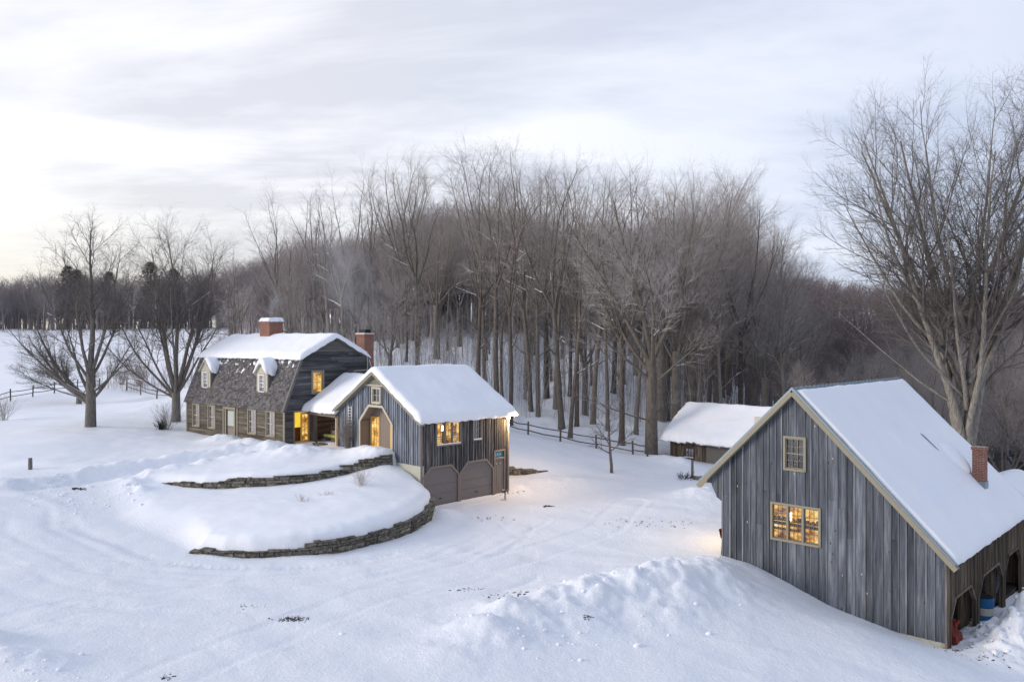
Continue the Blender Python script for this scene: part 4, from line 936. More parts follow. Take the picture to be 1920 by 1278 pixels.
t_ = MB(); t_.fbox(Fg, 2.2, 5.4, 8.33, 8.40, 0, .05); t_.build("louver_sill", M['darktrim'], house)
# dormers
for k, x0 in enumerate((1.52, 8.62)):
    x1 = x0 + 1.22; xm = x0 + .61; yf = .28; zb, ze, zp = 5.50, 6.98, 7.60
    Fd = lambda a, z, d, yf=yf: (a, yf - d, z)
    m = MB(); m.prism(Fd, [(x0, zb), (x0 + .27, zb), (x0 + .27, ze), (x0, ze)], -.08, 0); m.prism(Fd, [(x1 - .27, zb), (x1, zb), (x1, ze), (x1 - .27, ze)], -.08, 0)
    m.prism(Fd, [(x0 + .27, zb), (x1 - .27, zb), (x1 - .27, zb + .18), (x0 + .27, zb + .18)], -.08, 0); m.prism(Fd, [(x0, ze), (xm, zp), (x1, ze)], -.08, 0); m.prism(Fd, [(x0 + .27, ze - .12), (x1 - .27, ze - .12), (x1 - .27, ze), (x0 + .27, ze)], -.08, 0)
    dm = m.build("dormer", M['cream'], house)
    ck = MB()
    for xx in (x0 + .01, x1 - .07): ck.add([(xx, yf + .09, zb), (xx, yf + .09, ze), (xx, 1.0, ze), (xx, 1.0, 7.3), (xx + .06, yf + .09, zb), (xx + .06, yf + .09, ze), (xx + .06, 1.0, ze), (xx + .06, 1.0, 7.3)], [(0, 1, 2, 3), (7, 6, 5, 4), (0, 4, 5, 1)])
    ck.build("cheek", M['darktrim'], dm)
    r_ = MB()
    for sx in (-1, 1):
        xo = xm + sx * .74; r_.hexa([(xm, yf - .12, zp + .02), (xo, yf - .12, ze - .13), (xo, 1.3, ze - .13), (xm, 1.3, zp + .02), (xm, yf - .12, zp + .10), (xo, yf - .12, ze - .05), (xo, 1.3, ze - .05), (xm, 1.3, zp + .10)])
    r_.build("dormer_roof", M['cream'], dm)
    window(dm, Fd, x0 + .33, x1 - .33, zb + .26, ze - .20, 2, 4, mat='white', mun='white', cas=.06, back='curtain', depth=.10, glass='glassdark', mw=.03, name='dormer_window')
    roof_snow(dm, [(xm - 1.2, ze - .47), (xm, zp + .10), (xm + 1.2, ze - .47)], xm - .78, xm + .86, yf - (.05 if k == 0 else .2), 1.25, .36, seed=20 + k, edge=.16, rnd=.3, ds=.07, dl=.07, name='dormer_snow', drop=.06)
# chimneys
ch = MB(); cx, cy = 4.85, 3.8
ch.box(cx - .6, cx + .6, cy - .55, cy + .55, 8.4, 10.25); ch.box(cx - .65, cx + .65, cy - .60, cy + .60, 10.25, 10.42); chm = ch.build("chimney", M['brick'], house)
roof_snow(chm, [(cx - 2, 10.42), (cx + 2, 10.42)], cx - .68, cx + .68, cy - .62, cy + .62, .26, seed=31, edge=.08, rnd=.2, ds=.07, dl=.07, name='chimney_snow', drop=.06)
ch = MB(); cx, cy = 9.95, 8.15
ch.box(cx - .46, cx + .46, cy - .42, cy + .42, 2.5, 9.35); ch.box(cx - .51, cx + .51, cy - .47, cy + .47, 9.35, 9.50); chm2 = ch.build("chimney", M['brick'], house); 
fl = MB(); fl.box(cx - .34, cx + .34, cy - .26, cy + .26, 9.50, 9.82); fl.build("flue", M['black'], chm2)
sn = MB(); sn.box(cx - .50, cx - .35, cy - .46, cy + .46, 9.50, 9.56); sn.box(cx + .35, cx + .50, cy - .46, cy + .46, 9.50, 9.56); sn.box(cx - .35, cx + .35, cy - .46, cy - .27, 9.50, 9.56); sn.build("chimney_snow", M['snow'], chm2)
an = MB(); an.tube([Fg(6.35, 6.4, .22), Fg(6.35, 8.3, .22)], .02, 6); an.tube([Fg(5.2, 7.0, .22), Fg(6.35, 7.05, .22)], .018, 6); an.fbox(Fg, 6.25, 6.5, 6.3, 6.85, .01, .2)
ant = an.build("antenna_mast", M['stripe'], house)

# ================================================================ shed (middle right)
SLOC = (11.6, 58.4, 0); shed = empty("shed", SLOC, TH)
tag(shed, "low dark board shed under thick roof snow, between the woods and the barn", "shed")
SW, SD = 10.0, 6.4
so = [clip_open(1.2, 1.95, .62, 1.28), clip_open(3.0, 7.2, -1, 1.55)]
A, _ = vboards(Ff, 0, SW, [(0, 1.85), (SW, 1.85)], [(0, -1.2), (SW, -1.2)], so, w=.2, battens=0); A.build("front_wall", M['shedwood'], shed)
bk = MB(); bk.prism(Fl, [(0, -1.2), (SD, -1.2), (SD, 1.8), (SD / 2, 4.0), (0, 1.8)], -.08, .0); bk.box(SW - .08, SW, 0, SD, -1.2, 1.8); bk.box(0, SW, SD - .08, SD, -1.2, 1.8); bk.build("side_wall", M['shedwood'], shed)
d = MB()
for k in range(22): x = 3.0 + k * .19; d.fbox(Ff, x + .003, x + .187, -1.2, 1.56, -.03, .03)
sd2 = d.build("sliding_door", M['darktrim'], shed)
t_ = MB(); t_.fbox(Ff, 2.2, 8.2, 1.60, 1.66, .05, .10); t_.fbox(Ff, 4.0, 4.08, 1.5, 1.6, .05, .1); t_.fbox(Ff, 5.9, 5.98, 1.5, 1.6, .05, .1); t_.build("door_rail", M['stripe'], sd2)
window(shed, Ff, 1.2, 1.95, .62, 1.28, 3, 2, mat='shedwood', mun='darktrim', cas=.06, snow=True, depth=.2, glass='glassdark', sash2=False)
rf = MB(); ps = [(-.6, 1.72), (SD / 2, 3.98), (SD + .5, 1.72)]
for (ya, za), (yb, zb) in zip(ps[:-1], ps[1:]): rf.hexa([(-.55, ya, za), (SW + .5, ya, za), (SW + .5, yb, zb), (-.55, yb, zb), (-.55, ya, za + .1), (SW + .5, ya, za + .1), (SW + .5, yb, zb + .1), (-.55, yb, zb + .1)])
rf.build("roof", M['darkroof'], shed)
ps2 = [(y, z + .1) for y, z in ps]
roof_snow(shed, ps2, -.68, SD + .5, -.65, SW + .5, .38, axis_l='x', seed=5, edge=.16, rnd=.5, drop=.14)
pp = MB(); pp.box(6.0, 6.5, 1.2, 1.5, 2.9, 3.75); pp.build("vent_pipe", M['stripe'], shed)
# ================================================================ trees
class Tree:
    """grows polylines; levels <= split go to the trunk mesh, the rest to the crown mesh"""
    def __init__(s, seed): s.r = random.Random(seed); s.tr = []; s.cr = []
    def perp(s, d, ang, az):
        a = Vector((0, 0, 1)) if abs(d.z) < .9 else Vector((1, 0, 0)); u = d.cross(a).normalized(); v = d.cross(u)
        return (d * math.cos(ang) + (u * math.cos(az) + v * math.sin(az)) * math.sin(ang)).normalized()
    def branch(s, p, d, L, r, lvl, P):
        q = P['lv'][lvl]; n = q['n']; st = L / n; pts = [p]; rad = [r]; R_ = s.r; up = q['up']; wg = q['wig']; tip = q.get('tip', .25); dirs = [d]
        for i in range(n):
            d = Vector((d.x + R_.gauss(0, wg), d.y + R_.gauss(0, wg), d.z + R_.gauss(0, wg) * .7 + up)).normalized()
            p = p + d * st; pts.append(p); rad.append(r * (1 - (1 - tip) * (i + 1) / n)); dirs.append(d)
        (s.tr if lvl <= P['split'] else s.cr).append((pts, rad, q['k']))
        if lvl + 1 >= len(P['lv']): return
        if q.get('fork'):
            az = R_.random() * 6.28; nf = q['fork'] + R_.randint(-1, 1)
            for k in range(nf):
                nd = s.perp(dirs[-1], R_.uniform(*q['fang']) * (.25 if k == 0 else 1), az + k * 6.28 / nf + R_.uniform(-.4, .4))
                s.branch(pts[-1] - dirs[-1] * (.25 * k), nd, q['flen'] * R_.uniform(.75, 1.05), rad[-1] * R_.uniform(.55, .72), lvl + 1, P)
        c = P['lv'][lvl + 1]; nc = max(1, int(round(q['ch'] * (.8 + .4 * R_.random()) * min(1.4, max(.45, L / q['ref']))))); az = R_.random() * 6.28; t0 = q['t0']
        for k in range(nc):
            t = t0 + (1 - t0) * (k + R_.random() * .7) / nc; t = min(t, .985); f = t * n; i = min(n - 1, int(f)); f -= i
            bp = pts[i].lerp(pts[i + 1], f); br = rad[i] + (rad[i + 1] - rad[i]) * f; az += 2.4 + R_.uniform(-.5, .5)
            ang = c['ang'] * R_.uniform(.7, 1.3); nd = s.perp(dirs[i + 1], ang, az)
            if nd.z < c.get('minz', -.2): nd = Vector((nd.x, nd.y, c.get('minz', -.2) * .5)).normalized()
            ln = L * c['ratio'] * (1 - c.get('fall', .55) * (t - t0) / (1 - t0 + 1e-6)) * R_.uniform(.75, 1.25); ln = max(ln, c.get('min', .2))
            s.branch(bp, nd, ln, min(br * .72, max(c.get('rmin', .004), br * c.get('rr', .55))), lvl + 1, P)
def tubes(lst):
    V = []; Fs = []; b = 0
    for pts, rad, k in lst:
        P_ = np.array([tuple(p) for p in pts]); n = len(P_); T_ = np.empty_like(P_); T_[1:-1] = P_[2:] - P_[:-2]; T_[0] = P_[1] - P_[0]; T_[-1] = P_[-1] - P_[-2]
        T_ /= np.linalg.norm(T_, axis=1, keepdims=True) + 1e-9
        ref = np.array([1., 0, 0]) if abs(T_[0, 0]) < .7 else np.array([0, 1., 0]); A_ = ref - T_ * (T_ @ ref)[:, None]; A_ /= np.linalg.norm(A_, axis=1, keepdims=True) + 1e-9; B_ = np.cross(T_, A_)
        an = np.arange(k) * 2 * math.pi / k; rr = np.array(rad)[:, None, None]
        ring = P_[:, None, :] + rr * (A_[:, None, :] * np.cos(an)[None, :, None] + B_[:, None, :] * np.sin(an)[None, :, None]); V.append(ring.reshape(-1, 3))
        i = np.arange(n - 1)[:, None] * k; j = np.arange(k)[None]; j2 = (j + 1) % k
        Fs.append((np.stack([i + j, i + j2, i + k + j2, i + k + j], -1) + b).reshape(-1, 4)); b += n * k
    return np.concatenate(V), np.concatenate(Fs)
def LV(H, kind='forest', twig=1.0):
    if kind == 'forest':     # tall woodland maple: clear bole that forks into ascending stems
        return dict(split=2, lv=[
            dict(n=7, up=.05, wig=.02, tip=.62, k=8, ch=4, t0=.55, ref=H * .5, fork=4, fang=(.22, .60), flen=H * .52),
            dict(n=10, up=.042, wig=.085, tip=.15, k=6, ch=12, t0=.12, ref=H * .5, ang=.95, ratio=.42, fall=.2, rr=.30, minz=.1),
            dict(n=6, up=.015, wig=.13, tip=.25, k=4, ch=6.5, t0=.12, ref=3.6, ang=.62, ratio=.27, fall=.12, rr=.42, rmin=.016, minz=-.1),
            dict(n=4, up=.005, wig=.16, tip=.35, k=3, ch=5.5 * twig, t0=.08, ref=1.6, ang=.70, ratio=.44, fall=.15, rr=.5, rmin=.011, min=.5),
            dict(n=2, up=.02, wig=.14, tip=.5, k=3, ch=2.6, t0=.1, ref=.8, ang=.70, ratio=.48, fall=.4, rr=.6, rmin=.008, min=.4),
            dict(n=1, up=.01, wig=.12, tip=.5, k=3, ch=0, t0=0, ref=1, ang=.7, ratio=.6, fall=.3, rr=.7, rmin=.0065, min=.28)])
    c3, c4 = (5.5, 3.2) if kind == 'hero' else (6, 4); t1 = .26 if kind == 'hero' else .28; up1 = .032 if kind == 'hero' else .055
    return dict(split=1 if kind == 'hero' else 2, lv=[      # spreading field maple
            dict(n=6, up=.04, wig=.04, tip=.5, k=9, ch=9, t0=.30, ref=H * .45),
            dict(n=9, up=up1, wig=.055, tip=.12, k=6, ch=10 if kind == 'hero' else 11, t0=t1, ref=H * .45, ang=.65, ratio=1.2, fall=.3, rr=.5, minz=.1),
            dict(n=7, up=.03, wig=.10, tip=.22, k=4, ch=8.5, t0=.12, ref=H * .14, ang=.58, ratio=.36, fall=.30, rr=.40, rmin=.018, minz=-.2),
            dict(n=4, up=.02, wig=.13, tip=.3, k=3, ch=c3 * twig, t0=.1, ref=H * .055, ang=.62, ratio=.42, fall=.35, rr=.5, rmin=.0125, min=.5),
            dict(n=2, up=.03, wig=.12, tip=.5, k=3, ch=c4 * twig, t0=.1, ref=H * .024, ang=.62, ratio=.46, fall=.35, rr=.6, rmin=.0095, min=.35),
            dict(n=1, up=.02, wig=.12, tip=.5, k=3, ch=0, t0=0, ref=1, ang=.6, ratio=.6, fall=.3, rr=.7, rmin=.0075, min=.28)])
def make_tree(name, seed, H, r, kind='forest', twig=1.0, limbs=None, bark_='bark', twigm='twig', trunkH=None, scale_limbs=1.0, leader=True):
    T = Tree(seed); P = LV(H, kind, twig); R_ = T.r
    root = empty(name)
    if limbs is None:
        T.branch(Vector((0, 0, -.6)), Vector((R_.uniform(-.05, .05), R_.uniform(-.05, .05), 1)).normalized(), H * .45, r, 0, P)
    else:
        th = trunkH
        pts = [Vector((0, 0, -.6)), Vector((0, 0, .15)), Vector((.02, 0, th * .5)), Vector((0, .02, th))]
        T.tr.append((pts, [r * 1.35, r * 1.12, r * .95, r * .9], 10))
        for (h0, az, inc, L, rl) in limbs:      # az: 0 = towards +X (right), 90 = away from the camera
            d = Vector((math.cos(R(az)) * math.sin(R(inc)), math.sin(R(az)) * math.sin(R(inc)), math.cos(R(inc))))
            T.branch(Vector((d.x * r * .35, d.y * r * .35, h0)), d, L, rl, 1, P)
    sn = []
    for pts, rad, k in T.tr:           # snow lying along the flatter limbs
        run = []
        for a_, b_, ra in zip(pts[:-1], pts[1:], rad[:-1]):
            d_ = (b_ - a_).normalized()
            if abs(d_.z) < .55 and ra > .018 and R_.random() < .8: run += [(a_, ra), (b_, ra)]
            elif len(run) > 1: sn.append(run); run = []
            else: run = []
        if len(run) > 1: sn.append(run)
    sn = [q for q in sn if R_.random() < .5]
    # root flare
    V, F_ = tubes(T.tr); 
    if limbs is None:
        z = V[:, 2]; k = (z < 1.2); f = 1 + .35 * np.clip((.9 - z) / 1.5, 0, 1) ** 2; V[k, 0] *= f[k]; V[k, 1] *= f[k]
    npmesh("trunk", V, F_, M[bark_], root); V, F_ = tubes(T.cr); npmesh("crown", V, F_, M[twigm], root, smooth=False)
    if sn: V2, F2 = tubes([([p + Vector((0, 0, r_ * .6 + .012)) for p, r_ in q], [r_ * .72 + .008 for p, r_ in q], 4) for q in sn]); tag(npmesh("branch_snow", V2, F2, M["snow"], root), kind="stuff")
    root["h"] = float(np.percentile(V[:, 2], 99.8)); return root
def put(root, loc, rz=0, s=1.0, sz=None, first=False):
    if first: r = root
    else:
        r = root.copy(); COL.objects.link(r)
        for c in list(root.children): q = c.copy(); COL.objects.link(q); q.parent = r
    r.location = loc; r.rotation_euler = (0, 0, rz); r.scale = (s, s, sz or s); return r
print("trees..."); import time as _t; _t0 = _t.time()
protos = [make_tree("maple_tree", 100 + i, 26, .33 if i % 2 else .27, 'forest', .95, bark_='bark' if i % 3 else 'darkbark', twigm='twig' if i % 2 else 'twigred') for i in range(7)]
wides = [make_tree("maple_tree", 300 + i, 22, .45, 'open', .8, limbs=[(5.5 + j * .4, 137 * j + i * 40, 10 + 7 * j, 15 - j * 1.0, .17 - j * .012) for j in range(7)], trunkH=7.5, twigm='twigred' if i else 'twig') for i in range(3)]
used = set()
def forest(proto, px, base, H, label, group, rz=None, sw=None):
    """base = (x, y, z)"""
    f = proto.name in used or used.add(proto.name); s = H / proto["h"]
    o = put(proto, (base[0], base[1], base[2] - .1), random.uniform(0, 6.28) if rz is None else rz, s * (sw or 1), s, first=not f)
    tag(o, label, "tree", group); return o
def topy(px): return float(np.interp(px, [420, 450, 500, 540, 600, 700, 750, 830, 950, 1000, 1060, 1130, 1200, 1300, 1350, 1400, 1450, 1475, 1500, 1560], [500, 400, 365, 310, 305, 290, 262, 236, 240, 268, 264, 272, 280, 280, 300, 345, 400, 450, 510, 560]))
# row of trunks standing along the fence, placed by their foot in the photograph
front = [(957, 795, .9), (996, 772, .95), (1009, 781, 1), (1025, 745, 1), (1041, 765, 1.02), (1054, 805, 1), (1068, 821, .98), (1081, 803, .98), (1111, 794, .97), (1140, 812, .97), (1166, 834, .9), (1192, 817, .9), (1252, 790, .95), (895, 770, 1), (934, 775, .98)]
LF = "tall bare maple of the front row of the wood, rising beyond the rail fence"; GF = "front row of maples beyond the rail fence"
i = 0
for px, py, f in front:
    x, y, z = hit(px, py); H = (CAM_Z + (640 - topy(px)) / FPX * y - z) * f
    forest(protos[i % 7], px, (x, y, z), H, LF, GF, sw=random.uniform(.8, 1.0)); i += 1
# inside the wood
GB = "bare trees inside the wood behind the buildings"; LB = "bare trunk and crown deep inside the wood behind the buildings"
GH = "bare trees behind the gambrel house"; LH = "bare twiggy tree in the wood behind the gambrel house"
pts_ = []
def far_ok(x, y, dmin):
    return all((x - a) ** 2 + (y - b) ** 2 > dmin * dmin for a, b in pts_)
tries = 0; cnt = 0
while cnt < 92 and tries < 6000:
    tries += 1; d = random.triangular(68, 128, 82); px = random.uniform(430, 1500); x, y = at(px, d)
    if px < 940 and d < 70: continue
    if px > 1240 and d < 68: continue
    if not far_ok(x, y, 2.6): continue
    z = hz(x, y); H = (CAM_Z + (640 - topy(px)) / FPX * y - z) * (random.uniform(.9, 1.0) if random.random() < .36 else random.uniform(.48, .74))
    if H < 6: continue
    H = min(H, 34); p = protos[random.randrange(7)] if (random.random() < .8 and px < 1300) else wides[random.randrange(3)]
    forest(p, px, (x, y, z), H, LH if px < 720 else LB, GH if px < 720 else GB, sw=random.uniform(.85, 1.1)); pts_.append((x, y)); cnt += 1
# trees that fill the dome at the right of the wood and the slope behind the barn
GR = "bare trees on the slope behind the shed and barn"; LR = "bare reddish brown tree on the slope behind the shed and barn"
for k in range(26):
    for _ in range(60):
        px = random.uniform(1240, 1500); d = random.uniform(66, 100); x, y = at(px, d)
        if far_ok(x, y, 3.0): break
    pts_.append((x, y)); z = hz(x, y); H = min(30, (CAM_Z + (640 - topy(px)) / FPX * y - z) * random.uniform(.75, 1)); H = max(H, 9)
    forest(wides[k % 3] if k % 2 else protos[k % 7], px, (x, y, z), H, LR, GR)
for k in range(46):
    for _ in range(60):
        px = random.uniform(1480, 2150); d = random.uniform(58, 125); x, y = at(px, d)
        if far_ok(x, y, 3.4): break
    pts_.append((x, y)); z = hz(x, y); ty = float(np.interp(px, [1480, 1600, 1700, 1900, 2200], [600, 620, 600, 575, 560])) + random.uniform(0, 60) + (100 - d) * .5
    H = max(4, min(26, CAM_Z + (640 - ty) / FPX * y - z)); forest(wides[k % 3], px, (x, y, z), H, LR, GR)
# individual trees with a look of their own
x, y, z = hit(1221, 850)
big = make_tree("maple_tree", 911, 25, .44, 'open', .9, trunkH=8.5, bark_='darkbark', twigm='twig', limbs=[(8.2, 95, 5, 15, .24), (8.0, 0, 22, 13.5, .20), (8.1, 185, 24, 13.5, .20), (7.6, 270, 28, 11, .17), (7.0, 60, 38, 10, .15), (6.6, 200, 48, 8, .13), (6.2, 330, 50, 7.5, .12), (7.2, 150, 34, 11, .15), (3.1, 182, 78, 5.4, .11), (3.6, 20, 70, 3.0, .07)])
big.location = (x, y, z - .1); sB = (CAM_Z + (640 - 300) / FPX * y - z) / big['h']; big.scale = (1.0, 1.0, sB)
tag(big, "thick trunked maple with a long snowy low branch, at the fence end near the shed", "tree")
# the big multi-stemmed maple at the right
x, y = at(1812, 52); z = hz(x, y)
rl = [(2.8, 95, 3, 27, .50), (2.6, 0, 6, 26, .46), (2.8, 180, 5, 26, .46), (4.5, 30, 11, 23, .34), (4.8, 190, 11, 24, .36), (8.0, 165, 18, 20, .28), (9.0, 185, 27, 17.5, .24), (9.6, 178, 38, 15.5, .20), (7.5, 340, 20, 19, .28), (9, 8, 30, 17, .24), (6, 280, 15, 20, .28),
      (7.5, 250, 26, 16, .2), (8, 70, 22, 18, .22), (8.2, 195, 52, 13, .16), (9.5, 350, 44, 14, .16), (12, 180, 16, 17, .2), (7.5, 172, 62, 11, .12), (12, 355, 14, 16, .2), (4.5, 205, 76, 6, .07), (4.0, 175, 80, 5, .06)]
bt = make_tree("maple_tree", 77, 30, .8, 'hero', 1.0, limbs=[(a, b, c, d * .80, e * .78) for a, b, c, d, e in rl], trunkH=3.6, twigm='solotwig', bark_='palebark')
bt.location = (x, y, z - .3); sc_ = (CAM_Z + (640 - 78) / FPX * y - z) / bt['h']; print('hero scale', sc_); bt.scale = (1.1, 1.1, sc_); tag(bt, "huge many-stemmed bare maple towering behind the big barn at right", "tree")
# two field maples at the left
x, y, z = hit(170, 801)
la = make_tree("maple_tree", 41, 16, .36, 'open', .66, trunkH=4.6, twigm='solotwig', limbs=[(4.4, 90, 4, 11, .26), (4.2, 180, 16, 9.5, .15), (4.3, 10, 18, 9.5, .16), (4.0, 40, 28, 8.5, .13), (3.8, 210, 30, 8.5, .13), (2.2, 168, 50, 8.2, .22), (2.0, 178, 58, 7.6, .18), (2.5, 190, 66, 7.8, .14), (2.6, 155, 42, 7.0, .14), (2.3, 10, 46, 5.6, .13), (2.9, 350, 62, 5.5, .11), (3.4, 280, 30, 7.5, .12)])
la.location = (x, y, z - .2); sz_ = (CAM_Z + (640 - 385) / FPX * y - z) / la['h']; la.scale = (.95, .95, sz_); tag(la, "leafless maple with heavy low limbs leaning left, in the snowy field at far left", "tree")
x, y, z = hit(148, 757)
l2 = make_tree("maple_tree", 43, 9, .28, 'open', .6, trunkH=1.6, twigm='solotwig', limbs=[(1.5, 175, 50, 8.0, .17), (1.4, 160, 38, 7.5, .15), (1.5, 190, 62, 7.5, .13), (1.5, 200, 28, 6, .12), (1.5, 30, 30, 4.5, .09)])
l2.location = (x, y, z - .2); l2.scale = (1, 1, .62); tag(l2, "low sprawling tree just behind the leaning field maple, spreading left", "tree")
x, y, z = hit(330, 790)
lb = make_tree("maple_tree", 47, 17, .38, 'open', .66, trunkH=2.8, twigm='solotwig', limbs=[(2.7, 100, 4, 14, .24), (2.6, 180, 10, 13.5, .21), (2.6, 0, 11, 13.5, .21), (2.5, 20, 20, 12.5, .17), (2.4, 165, 22, 12, .15), (2.4, 185, 46, 9.5, .15), (2.3, 175, 60, 8.5, .12), (2.6, 350, 38, 9.5, .13), (2.6, 280, 24, 10, .14), (2.5, 200, 34, 10, .13), (2.6, 60, 26, 11, .14)])
lb.location = (x, y, z - .2); sz_ = (CAM_Z + (640 - 390) / FPX * y - z) / lb['h']; lb.scale = (.88, .88, sz_); tag(lb, "many-stemmed bare maple standing beside the left end of the gambrel house", "tree")
# small tree in the yard
x, y, z = hit(1147, 889)
P_small = Tree(5)
sm = empty("young_tree")
PP = dict(split=1, lv=[dict(n=6, up=.05, wig=.03, tip=.25, k=7, ch=11, t0=.30, ref=4.4), dict(n=6, up=.035, wig=.09, tip=.3, k=4, ch=7, t0=.2, ref=1.8, ang=1.0, ratio=.46, fall=.45, rr=.5, rmin=.012, minz=-.1), dict(n=4, up=.02, wig=.12, tip=.4, k=3, ch=6, t0=.2, ref=.8, ang=.8, ratio=.5, rr=.6, rmin=.007, min=.3), dict(n=2, up=.02, wig=.1, tip=.6, k=3, ch=0, t0=0, ref=1, ang=.6, ratio=.5, rr=.6, rmin=.005, min=.2)])
P_small.branch(Vector((0, 0, -.3)), Vector((0, 0, 1)), 4.6, .115, 0, PP); V, F_ = tubes(P_small.tr); npmesh("trunk", V, F_, M['darkbark'], sm); V, F_ = tubes(P_small.cr); npmesh("crown", V, F_, M['darkbark'], sm, smooth=False)
sm.location = (x, y, z); tag(sm, "small young leafless tree alone in the snow in front of the rail fence", "tree")
# bushes
def bush(name, seed, n, h, spread, mat='twig', rb=.012):
    T = Tree(seed); P = dict(split=-1, lv=[dict(n=5, up=.02, wig=.10, tip=.4, k=3, ch=5, t0=.25, ref=h), dict(n=3, up=.02, wig=.12, tip=.5, k=3, ch=3, t0=.2, ref=h * .4, ang=.6, ratio=.42, rr=.6, rmin=.005, min=.15), dict(n=2, up=0, wig=.1, tip=.6, k=3, ch=0, t0=0, ref=1, ang=.6, ratio=.5, rr=.7, rmin=.004, min=.1)])
    for k in range(n):
        az = T.r.uniform(0, 6.28); inc = T.r.uniform(.05, spread); d = Vector((math.cos(az) * math.sin(inc), math.sin(az) * math.sin(inc), math.cos(inc)))
        T.branch(Vector((T.r.gauss(0, .15) * spread, T.r.gauss(0, .15) * spread, -.15)), d, h * T.r.uniform(.6, 1.1), rb, 0, P)
    V, F_ = tubes(T.cr); return npmesh(name, V, F_, M[mat], smooth=False)
def place(o, px, py, label, cat, group=None, dz=0): x, y, z = hit(px, py); o.location = (x, y, z + dz); tag(o, label, cat, group); return o
place(bush("leafless_shrub", 1, 46, 2.2, .75), 312, 806, "leafless grey shrub in the snow against the left corner of the gambrel house", "shrub")
place(bush("leafless_shrub", 2, 26, 1.15, .7, 'twigred', .008), 678, 912, "tallest dry twiggy shrub poking out of the lower snow terrace", "shrub")
place(bush("leafless_shrub", 3, 14, .55, .9, 'twigred', .006), 568, 940, "small twig tuft left of the others on the lower snow terrace", "shrub")
place(bush("leafless_shrub", 4, 12, .4, 1.0, 'twigred', .006), 612, 928, "tiny flattened twig tuft between the two other shrubs of the lower terrace", "shrub")
place(bush("leafless_shrub", 6, 34, 2.2, .9), 6, 790, "bare shrub cut off by the left edge, in the field below the fence", "shrub")
place(bush("leafless_shrub", 7, 60, 3.6, .8, 'twigred', .018), 262, 724, "tall tangled brush at the field fence between the two left maples", "shrub")
place(bush("leafless_shrub", 8, 40, 3.0, .8, 'twigred', .016), 228, 722, "lower tangled brush right beside the leaning field maple", "shrub")
bb = bush("dark_shrub", 9, 30, .8, .6, 'needles', .03); place(bb, 302, 806, "small dark evergreen stub at the foot of the shrub by the house", "shrub")
bb = bush("buried_shrub", 10, 16, .6, 1.2, 'needles', .03); place(bb, 1283, 898, "dark half buried shrub poking through snow left of the barn roof tip", "shrub")
# climbing shrub on the trellis
T = bush("climbing_shrub", 12, 90, 2.1, .28, 'twigred', .010); T.location = wpt(WLOC, TW, 1.5, -.28, 2.6); tag(T, "dry climbing shrub with pale seed heads at the foot of the white trellis", "shrub")
# ---------------------------------------------------------------- conifers and birches at the far left
def conifer(seed, H):
    rr = random.Random(seed); root = empty("pine_tree"); m = MB(); m.tube([(0, 0, -1), (0, 0, H * .5), (0, 0, H)], [.25, .16, .03], 6); m.build("trunk", M['darkbark'], root)
    V = []; F_ = []; n = 5200
    for k in range(n):
        t = rr.random() ** .8; z = H * (.22 + .78 * t); az = rr.random() * 6.28; lob = .75 + .35 * math.sin(az * 3 + z * 1.3); R0 = H * .40 * (1 - t) ** .6 * lob + .25; q = R0 * rr.random() ** .45
        c = Vector((math.cos(az) * q, math.sin(az) * q, z - q * .1 + rr.gauss(0, .15))); a = Vector((rr.gauss(0, 1), rr.gauss(0, 1), rr.gauss(0, .5))).normalized() * .28; b = Vector((rr.gauss(0, 1), rr.gauss(0, 1), rr.gauss(0, .6))).normalized() * .07
        i = len(V); V += [tuple(c - a), tuple(c + b), tuple(c + a), tuple(c - b)]; F_.append((i, i + 1, i + 2, i + 3))
    npmesh("crown", V, np.array(F_), M['needles'], root, smooth=False); return root
cp = conifer(3, 16)
for k, (px, ty, d) in enumerate([(128, 500, 176), (145, 507, 182), (205, 511, 178), (282, 493, 172), (325, 505, 180)]):
    x, y = at(px, d); z = hz(x, y); H = CAM_Z + (640 - ty) / FPX * y - z
    o = put(cp, (x, y, z), k * 1.3, H / 16 * 1.15, H / 16, first=(k == 0)); tag(o, "dark conifer rising among bare trees on the far left skyline", "conifer", "dark conifers on the left skyline")
bm = make_tree("birch_tree", 61, 14, .16, 'forest', .5, bark_='birch', twigm='farwood')
for k, (px, ty, d) in enumerate([(250, 520, 160), (292, 535, 160), (243, 535, 163)]):
    x, y = at(px, d); z = hz(x, y); H = CAM_Z + (640 - ty) / FPX * y - z; o = put(bm, (x, y, z), k * 2.0, H / 14, first=(k == 0)); tag(o, "pale white birch at the edge of the woods beyond the snowy field", "birch", "white birches beyond the field")
